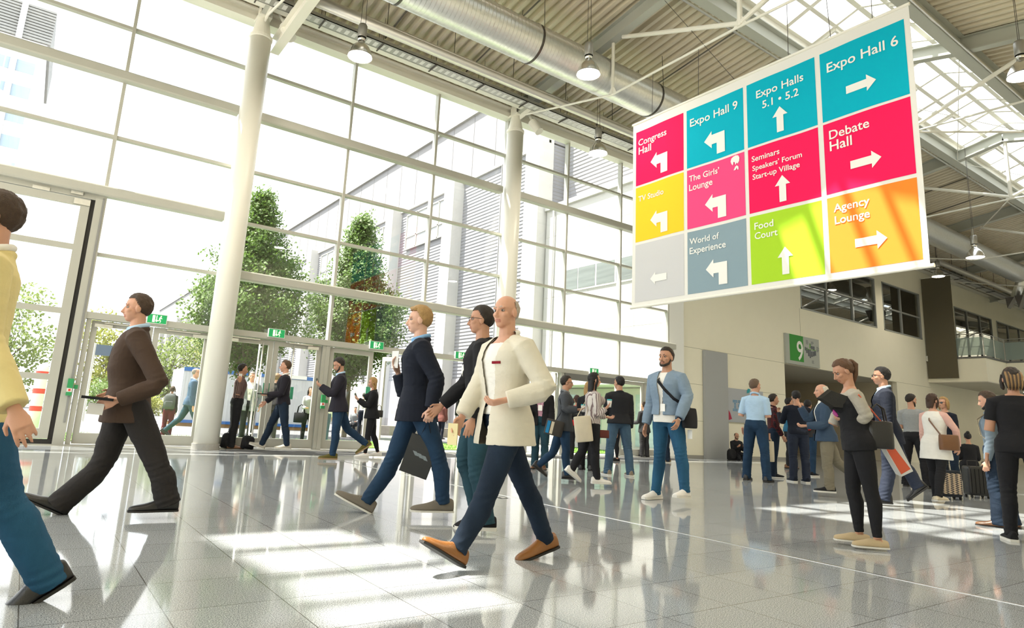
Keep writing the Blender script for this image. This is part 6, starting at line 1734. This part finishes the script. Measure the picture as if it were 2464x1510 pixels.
# ------------------------------------------------------------------ things carried, worn and set down
def at_d(px, py, f, dd=0.0):           # the surveyed pixel at a figure's own distance
    return CAM + ray(px, py) * (depth_of(f.P['pelvis']) + dd)
def yaw_of(v): return math.degrees(math.atan2(v.y, v.x))
def backpack(p, up, out, w, d, h, m, label, group=None, name='backpack', straps=None):
    # p: centre against the wearer's back; out: away from the back
    up, out = up.normalized(), out.normalized(); sd = up.cross(out).normalized()
    e = empty(name, p, label, 'backpack' if name == 'backpack' else 'bag', group)
    def ring(z, k, dk, o=0):
        r = []
        for q in range(16):
            a = 2 * math.pi * q / 16
            ca, sa = math.cos(a), math.sin(a)
            r.append(p + up * z + sd * (math.copysign(abs(ca) ** .6, ca) * w / 2 * k) + out * (d / 2 + math.copysign(abs(sa) ** .6, sa) * d / 2 * dk + o))
        return r
    MB().loft([ring(-h / 2, .8, .7), ring(-h * .46, .98, 1), ring(0, 1, 1), ring(h * .3, .95, .9), ring(h * .45, .72, .65), ring(h / 2, .3, .3)]).build('body', m, e, smooth=True)
    MB().loft([[c + out * d * .42 for c in ring(z, k * .8, .35)] for z, k in ((-h * .38, .7), (-h * .34, .95), (-h * .05, .95), (0, .7))]).build('front_pocket', m, e, smooth=True)
    sb = MB().tube([p + up * h * .44 + sd * .04 + out * .02, p + up * (h * .44 + .05) + out * .02, p + up * h * .44 - sd * .04 + out * .02], 0.008, 6)
    if straps:
        for k in (-1, 1): sb.tube([p + up * h * .42 + sd * k * w * .3 + out * 0.02] + [s_(k) for s_ in straps] + [p - up * h * .4 + sd * k * w * .38 + out * 0.01], [(0.004, 0.018)] * (2 + len(straps)), 6, ref=out)
    sb.build('strap', m, e)
    return e
def worn(f, w, d, h, m, label, group=None):
    c = f.spine(0.17); b = -f.fwd
    st = [lambda k: f.spine(0.30) + f.side * k * 0.06 * f.H + f.spine_up * 0.035, lambda k: f.spine(0.26) + f.side * k * 0.065 * f.H + f.fwd * (0.075 * f.H), lambda k: f.spine(0.14) + f.side * k * 0.085 * f.H + f.fwd * (0.06 * f.H), lambda k: f.spine(0.08) + f.side * k * 0.10 * f.H]
    return backpack(c + b * (0.062 * f.H + 0.02), f.spine_up, b, w, d, h, m, label, group, straps=st)
def strap_over(f, shoulder, to, m, wdt=0.02, parent=None, front=True):
    s = f.P['shoulder' + shoulder] - f.side * (0.045 * f.H if shoulder == 'L' else -0.045 * f.H) + f.spine_up * 0.045 * f.H
    pts = [s]
    sgn = 1 if front else -1
    for u in (0.22, 0.45, 0.7):
        c = s.lerp(to, u); t = max(0.03, min(0.30, (c - f.P['pelvis']).dot(f.spine_up) / f.H))
        yy = (c - f.spine(t)).dot(f.side)
        k = max(0.25, 1 - (yy / (0.115 * f.H)) ** 2) ** 0.5
        pts.append(f.spine(t) + f.side * yy + f.fwd * sgn * ((0.066 * f.H + 0.035) * k))
    pts.append(to)
    mb = MB().tube(pts, [(0.004, wdt)] * len(pts), 8, ref=f.fwd)
    return mb.build('strap', m, parent)
M_BAGK = cloth('bag_black', (0.014, 0.014, 0.016)); M_COTTON = cloth('cotton_cream', (0.56, 0.50, 0.38)); M_PAPERW = mat('glossy_white_paper', (0.70, 0.69, 0.66), 0.4); M_CORAL = mat('coral_print', (0.72, 0.12, 0.05), 0.45)
# brown suit: tablet case; blond: leaflet and dark carrier bag
g = p2.gripL
e = empty('tablet_case', g, 'dark tablet case in the hand of the brown-suited person', 'tablet')
_t = (p2.hd + Vector((0, 0, 0.06))).normalized()
MB().bar(g - _t * 0.06 + Vector((0, 0, 0.045)), g + _t * 0.17 + Vector((0, 0, 0.045)), 0.19, 0.022).build('cover', M_BAGK, e)
MB().bar(g + _t * 0.0 + Vector((0, 0, -0.04)), g + _t * 0.115 + Vector((0, 0, -0.04)), 0.07, 0.09, (0, 0, 1)).build('leaflet_stack', M_PAPERW, e)
A, B, Cc, D = [at_d(x, y, p3, -0.22) for x, y in ((992, 1040), (1060, 1064), (1026, 1152), (961, 1128))]
e = empty('carrier_bag', (A + B) / 2, 'flat dark grey carrier bag with pale stripes, held by the blond walker', 'bag')
n3 = (B - A).cross(D - A).normalized() * 0.035
MB().loft([[A - n3 * .3, B - n3 * .3, B + n3 * .3, A + n3 * .3], [A.lerp(D, .3) - n3, B.lerp(Cc, .3) - n3, B.lerp(Cc, .3) + n3, A.lerp(D, .3) + n3], [D - n3, Cc - n3, Cc + n3, D + n3]]).build('body', mat('dark_card', (0.030, 0.031, 0.031), 0.6), e)
hb = MB()
for sg in (-1, 1): hb.tube([A.lerp(B, .3) + n3 * sg * .3, p3.gripL, A.lerp(B, .7) + n3 * sg * .3], 0.004, 6)
hb.build('handle', M_BAGK, e)
ls = MB()
camside = -1 if (n3.dot(CAM - A) < 0) else 1
for j in range(3):
    a0, v0 = 0.22 + j * 0.17, 0.40 + j * 0.02
    P_ = lambda u, v: A.lerp(B, u).lerp(D.lerp(Cc, u), v) + n3 * camside * 1.06
    ls.quad(P_(a0, v0), P_(a0 + .14, v0), P_(a0 + .26, v0 + .10), P_(a0 + .12, v0 + .10))
ls.build('stripe_logo', mat('pale_print', (0.22, 0.26, 0.28), 0.5), e, fix=False)
g = p3.gripR
e = empty('leaflet', g, 'white folded leaflet in the raised hand of the blond walker', 'leaflet')
_k = g + p3.gaR * 0.03
MB().bar(_k + Vector((0, 0, -0.05)), _k + Vector((0, 0, 0.13)), 0.10, 0.004, p3.gaR).build('sheet', M_PAPERW, e)
g = p5.gripR
e = empty('envelope', g, 'pale yellow envelope in the swinging hand of the white jacket', 'envelope')
_k = g + p5.gaR * 0.045
MB().bar(_k + Vector((0, 0, -0.13)), _k + Vector((0, 0, 0.02)), 0.12, 0.006, p5.gaR).build('paper', mat('pale_yellow_paper', (0.62, 0.53, 0.28), 0.7), e)
# bomber jacket: crossbody bag, lanyard items, watch
hipb = p6.spine(0.02) + p6.side * 0.155 * p6.H * 0.95 - p6.fwd * 0.06
e = bag_box('shoulder_bag', 'black crossbody bag at the hip of the bomber-jacket walker', 'bag', hipb + Vector((0, 0, 0.10)), 0.32, 0.11, 0.28, yaw_of(p6.fwd), M_BAGK)
strap_over(p6, 'R', hipb + Vector((0, 0, 0.09)), M_BAGK, 0.022, e)
MB().bar(hipb + Vector((0, 0, -0.20)), hipb + Vector((0.0, 0, -0.32)), 0.07, 0.004, p6.fwd).build('hanging_card', M_SIGNW, e)
_w = p6.P['wristL']; MB().tube([_w + p6.gdL * 0.002, _w + p6.gdL * 0.016], 0.030, 14).build('watch', M_STEEL, p6.root, smooth=True)
# phone reader
e = phone_in(p7, 'L', 'magenta-cased phone held by the person with ponytail')
e.children[0].data.materials[0] = mat('magenta_case', (0.42, 0.02, 0.24), 0.4)
PQ = [at_d(x, y, p7, -0.02) for x, y in ((1964, 958), (1992, 936), (2036, 952), (2042, 986), (2000, 982))]
e = empty('clutch_bag', PQ[2], 'black folded pouch held up beside the phone reader', 'bag')
_n = (PQ[2] - PQ[0]).cross(PQ[4] - PQ[0]).normalized() * 0.018
MB().loft([[v.lerp(PQ[2], .15) - _n for v in PQ], PQ, [v.lerp(PQ[2], .15) + _n for v in PQ]]).build('body', L_BLACK, e)
hb_ = p7.spine(0.03) + p7.side * 0.17 - p7.fwd * 0.06
e = bag_box('handbag', 'soft black handbag on the arm of the phone reader', 'bag', at_d(2112, 1012, p7, -0.05), 0.26, 0.13, 0.26, yaw_of(p7.fwd), L_BLACK, handle=(0.16, 0.008, L_BLACK))
A, B, Cc, D = [at_d(x, y, p7, 0.02) for x, y in ((2128, 1012), (2118, 1062), (2160, 1143), (2190, 1132))]
T0 = at_d(2131, 1010, p7, 0.0)
e = empty('shopping_bag', T0, 'white paper shopping bag with coral panel hanging from the phone reader', 'bag')
Q = [at_d(x, y, p7, 0.03) for x, y in ((2130, 1012), (2190, 1130), (2162, 1143), (2118, 1068))]
nn = (Q[1] - Q[0]).cross(Q[3] - Q[0]).normalized() * 0.045
if nn.dot(CAM - Q[0]) < 0: nn = -nn
MB().loft([[v - nn for v in Q], [v + nn for v in Q]]).build('body', M_PAPERW, e)
fr = lambda u, v: Q[0].lerp(Q[1], u).lerp(Q[3].lerp(Q[2], u), v) + nn * 1.04
MB().quad(fr(.40, .42), fr(.94, .10), fr(.94, .93), fr(.10, .95)).build('coral_panel', M_CORAL, e, fix=False)
hb = MB()
sp = p7.P['shoulderL'] + p7.spine_up * 0.02
for o in (-0.012, 0.012): hb.tube([sp + p7.side * 0.05 + nn * .5, fr(0.06, 0.25) + nn * o * 8, ], 0.006, 6)
for o in (-0.01, 0.02): hb.tube([sp + p7.side * 0.04 + p7.fwd * .03, fr(0.02, 0.75) + nn * o * 8], 0.006, 6)
hb.build('handle', M_CORAL, e)
# bags of the standing crowd
g = p10.gripR
bag_box('tote_bag', 'cream cotton tote held low by the light blue shirt', 'bag', g + Vector((0, 0, -0.02)), 0.27, 0.07, 0.44, yaw_of(_rt) + 10, M_COTTON, handle=(0.06, 0.008, M_COTTON))
worn(p14, 0.30, 0.17, 0.40, cloth('backpack_red', (0.55, 0.03, 0.02)), 'red backpack worn by the person in dark grey top')
worn(p20, 0.30, 0.17, 0.46, cloth('backpack_beige', (0.27, 0.22, 0.15)), 'beige backpack worn by the bearded person beside black t-shirt')
g = (p13.gripL + p13.gripR) / 2
e = empty('camera', g, 'black camera held up by the person in teal top', 'camera')
MB().bar(g - p13.side * 0.06, g + p13.side * 0.06, 0.06, 0.09).tube([g, g + p13.hd * 0.09], 0.035, 14).build('camera_body', M_BAGK, e)
bt = at_d(2282, 1045, p17, -0.26)
e = bag_box('shoulder_bag', 'brown leather shoulder bag on the white tunic', 'bag', bt, 0.36, 0.12, 0.27, yaw_of(_rt), L_BROWN)
MB().tube([p17.P['shoulderL'] - p17.side * 0.05 * p17.H + p17.spine_up * 0.04 * p17.H, p17.spine(0.22) - p17.fwd * 0.075 * p17.H - p17.fwd * 0.035, bt + _rt * -0.14], [(0.004, 0.014)] * 3, 8, ref=p17.fwd).build('strap', L_BROWN, e)
def suitcase(px, py, w, d, h, yaw, m, label, wheel=M_DARK, pattern=None):
    c = at_z(px, py, 0)
    e = empty('suitcase', (c.x, c.y, 0), label, 'suitcase', 'suitcases by the white tunic')
    M = Matrix.Translation((c.x, c.y, 0)) @ Matrix.Rotation(R(yaw), 4, 'Z')
    def T(mb): mb.v = [M @ v for v in mb.v]; return mb
    rr = []
    for z, k in ((.05, .90), (.07, .97), (.10, 1), (h - .05, 1), (h - .02, .97), (h, .90)):
        ring = []
        for q in range(20):
            a = 2 * math.pi * q / 20
            ca, sa = math.cos(a), math.sin(a)
            ring.append(Vector((math.copysign(abs(ca) ** .35, ca) * w / 2 * k, math.copysign(abs(sa) ** .35, sa) * d / 2 * k, z)))
        rr.append(ring)
    bd = T(MB().loft(rr)).build('shell', m, e, smooth=False)
    if pattern: T(MB().box((-w * .44, -d / 2 - .004, .10), (w * .44, -d / 2, h - .05))).build('front_panel', pattern, e)
    else:
        rb = MB()
        for j in range(5): rb.box((-w * .36 + j * w * .18 - .012, -d / 2 - .010, .09), (-w * .36 + j * w * .18 + .012, -d / 2, h - .05))
        T(rb).build('ribs', m, e)
    wb_ = MB()
    for a in (-1, 1):
        for b_ in (-1, 1): wb_.tube([(a * w * .38 - .012, b_ * d * .36, .027), (a * w * .38 + .012, b_ * d * .36, .027)], .027, 14).box((a * w * .38 - .016, b_ * d * .36 - .012, .03), (a * w * .38 + .016, b_ * d * .36 + .012, .07))
    T(wb_).build('wheel', wheel, e)
    T(MB().tube([(-w * .22, d * .3, h - .02), (-w * .22, d * .3, h + .10), (w * .22, d * .3, h + .10), (w * .22, d * .3, h - .02)], .010, 8)).build('pull_handle', M_DARK, e)
    return e
def woven():
    m = mat('woven_pattern', (0.5, 0.42, 0.3), 0.7)
    nt = m.node_tree; b = nt.nodes['Principled BSDF']
    tc = nt.nodes.new('ShaderNodeTexCoord'); ck = nt.nodes.new('ShaderNodeTexChecker')
    mp_n = nt.nodes.new('ShaderNodeMapping'); mp_n.inputs['Rotation'].default_value = (0, R(45), R(0))
    ck.inputs['Scale'].default_value = 38; ck.inputs['Color1'].default_value = (0.60, 0.47, 0.33, 1); ck.inputs['Color2'].default_value = (0.03, 0.03, 0.045, 1)
    nt.links.new(tc.outputs['Object'], mp_n.inputs['Vector']); nt.links.new(mp_n.outputs[0], ck.inputs['Vector']); nt.links.new(ck.outputs[0], b.inputs['Base Color'])
    return m
suitcase(2282, 1200, 0.44, 0.24, 0.52, -35, cloth('case_navy', (0.02, 0.025, 0.035)), 'suitcase with woven brown diamond pattern behind the white tunic', pattern=woven())
suitcase(2352, 1197, 0.40, 0.26, 0.60, -40, mat('case_black_shell', (0.012, 0.012, 0.013), 0.25), 'glossy black hard-shell suitcase right of the patterned one')
e3 = suitcase(2392, 1172, 0.42, 0.26, 0.62, -30, mat('case_dark', (0.02, 0.02, 0.024), 0.5), 'dark suitcase with red tags half hidden by the black t-shirt')
_c = at_z(2392, 1172, 0)
MB().box((_c.x - .02, _c.y - .17, .30), (_c.x + .03, _c.y - .14, .33)).box((_c.x + .08, _c.y - .20, .36), (_c.x + .13, _c.y - .17, .39)).build('red_tag', M_RED, e3)
# middle group
bt = at_d(1338, 1010, p22, -0.24)
st_ = MB()
for j, (a, b_) in enumerate(((-.13, -.06), (-.045, .0))): st_.box((a, -.065, -.26), (b_, -.060, -.02))
e = bag_box('messenger_bag', 'brown messenger bag with blue and white stripes on the charcoal blazer', 'bag', bt, 0.33, 0.11, 0.27, yaw_of(_rt), cloth('bag_brown', (0.05, 0.045, 0.04)), tilt=12)
Mx = Matrix.Translation(bt) @ Matrix.Rotation(R(yaw_of(_rt)), 4, 'Z') @ Matrix.Rotation(R(12), 4, 'Y')
for nm, (a, b_), mm in (('blue_stripe', (-.14, -.085), cloth('stripe_blue', (0.02, 0.20, 0.42))), ('white_stripe', (-.07, -.02), M_COTTON)):
    MB().add([Mx @ Vector(v) for v in ((a, -.064, -.25), (b_, -.066, -.25), (b_, -.066, -.04), (a, -.064, -.04))], [(0, 1, 2, 3)]).build(nm, mm, e, fix=False)
strap_over(p22, 'R', bt + Vector((0, 0, 0.0)), M_BAGK, 0.018, e, front=False)
def cup(f, s, label):
    g = f.__dict__['grip' + s]
    e = empty('coffee_cup', g, label, 'cup', 'takeaway cups with teal lids')
    MB().lathe([(0.0, -0.06), (0.030, -0.06), (0.041, 0.055), (0.0, 0.055)], g, 18).build('cup', M_PAPERW, e, smooth=True)
    MB().lathe([(0.043, 0.052), (0.043, 0.062), (0.036, 0.072), (0.0, 0.072)], g, 18).build('lid', mat('teal_lid', (0.02, 0.38, 0.42), 0.4), e, smooth=True)
cup(p22, 'R', 'takeaway cup with teal lid held by the charcoal blazer')
cup(p23, 'R', 'takeaway cup with teal lid held out by the striped blouse')
tb_ = at_d(1400, 1000, p23, -0.22)
e = bag_box('tote_bag', 'large cream cotton tote swinging beside the striped blouse', 'bag', tb_, 0.30, 0.09, 0.42, yaw_of(_rt), M_COTTON, tilt=-8)
MB().tube([tb_ + Vector((0, 0, 0)) - _rt * .07, p23.P['shoulderL'] + p23.spine_up * 0.03, tb_ + _rt * .08], 0.008, 6).build('strap', M_COTTON, e)
bt = at_d(1452, 1034, p23, -0.12)
e = bag_box('shoulder_bag', 'small dark red-brown bag behind the striped blouse', 'bag', bt, 0.20, 0.09, 0.13, yaw_of(_rt), cloth('oxblood', (0.11, 0.03, 0.022)))
MB().tube([bt - _rt * .08, p23.spine(0.2) - p23.fwd * 0.12, p23.P['shoulderL'] + p23.spine_up * 0.03], [(0.004, 0.012)] * 3, 6).build('strap', MATS['cloth_oxblood'], e)
# by the doors
phone_in(p31, 'R', 'white phone at the ear of the person in brown striped shirt').children[0].data.materials[0] = M_PAPERW
phone_in(p33, 'L', 'dark phone held by the navy blazer by the doors')
phone_in(p34, 'L', 'dark phone held by the blonde person in black')
phone_in(p21, 'L', 'dark phone held by the person sitting by the wall')
for k, (px, py, lb, sz) in enumerate(((540, 1078, 'black backpack on the floor beside the left column', .34), (588, 1080, 'black backpack on the floor at the feet of the phone caller', .30))):
    c = at_z(px, py, 0.0); c.y -= 0.05; c.z = 0.012 + sz / 2 + (0 if k else 0)
    backpack(c, Vector((0.1, 0.1, 1)), Vector((0.3, -1, 0)), 0.30, 0.17, sz, M_BAGK, lb, 'black backpacks on the entrance mat')
g = p32.gripL
e = empty('folder', g, 'dark folder under the arm of the dark sweater', 'folder')
MB().bar(g - p32.hd * .14, g + p32.hd * .10, 0.22, 0.02).build('cover', M_BAGK, e)
bt = p34.spine(0.06) - p34.fwd * 0.16
bag_box('shoulder_bag', 'small black bag behind the hip of the blonde person in black', 'bag', bt, 0.20, 0.10, 0.16, yaw_of(p34.fwd), L_BLACK, handle=(0.12, 0.006, L_BLACK))
worn(p36, 0.30, 0.16, 0.42, cloth('backpack_grey', (0.10, 0.11, 0.11)), 'grey backpack on the person with wine-red trousers outside')
bt = at_d(724, 992, p39, -0.2)
e = bag_box('shoulder_bag', 'big black shoulder bag on the grey hoodie outside', 'bag', bt, 0.42, 0.15, 0.30, yaw_of(_rt), M_BAGK, handle=(0.24, 0.012, M_BAGK))
worn(p43, 0.30, 0.18, 0.44, M_BAGK, 'black backpack on the person outside, left of the white jacket')
c = at_y(1755, 1090, 15.3); c.y = 15.3; c.z = 0.2
backpack(c, Vector((0, 0, 1)), Vector((-0.2, -1, 0)), 0.36, 0.22, 0.40, M_BAGK, 'black bag on the floor beside the person sitting by the wall', None, 'travel_bag')
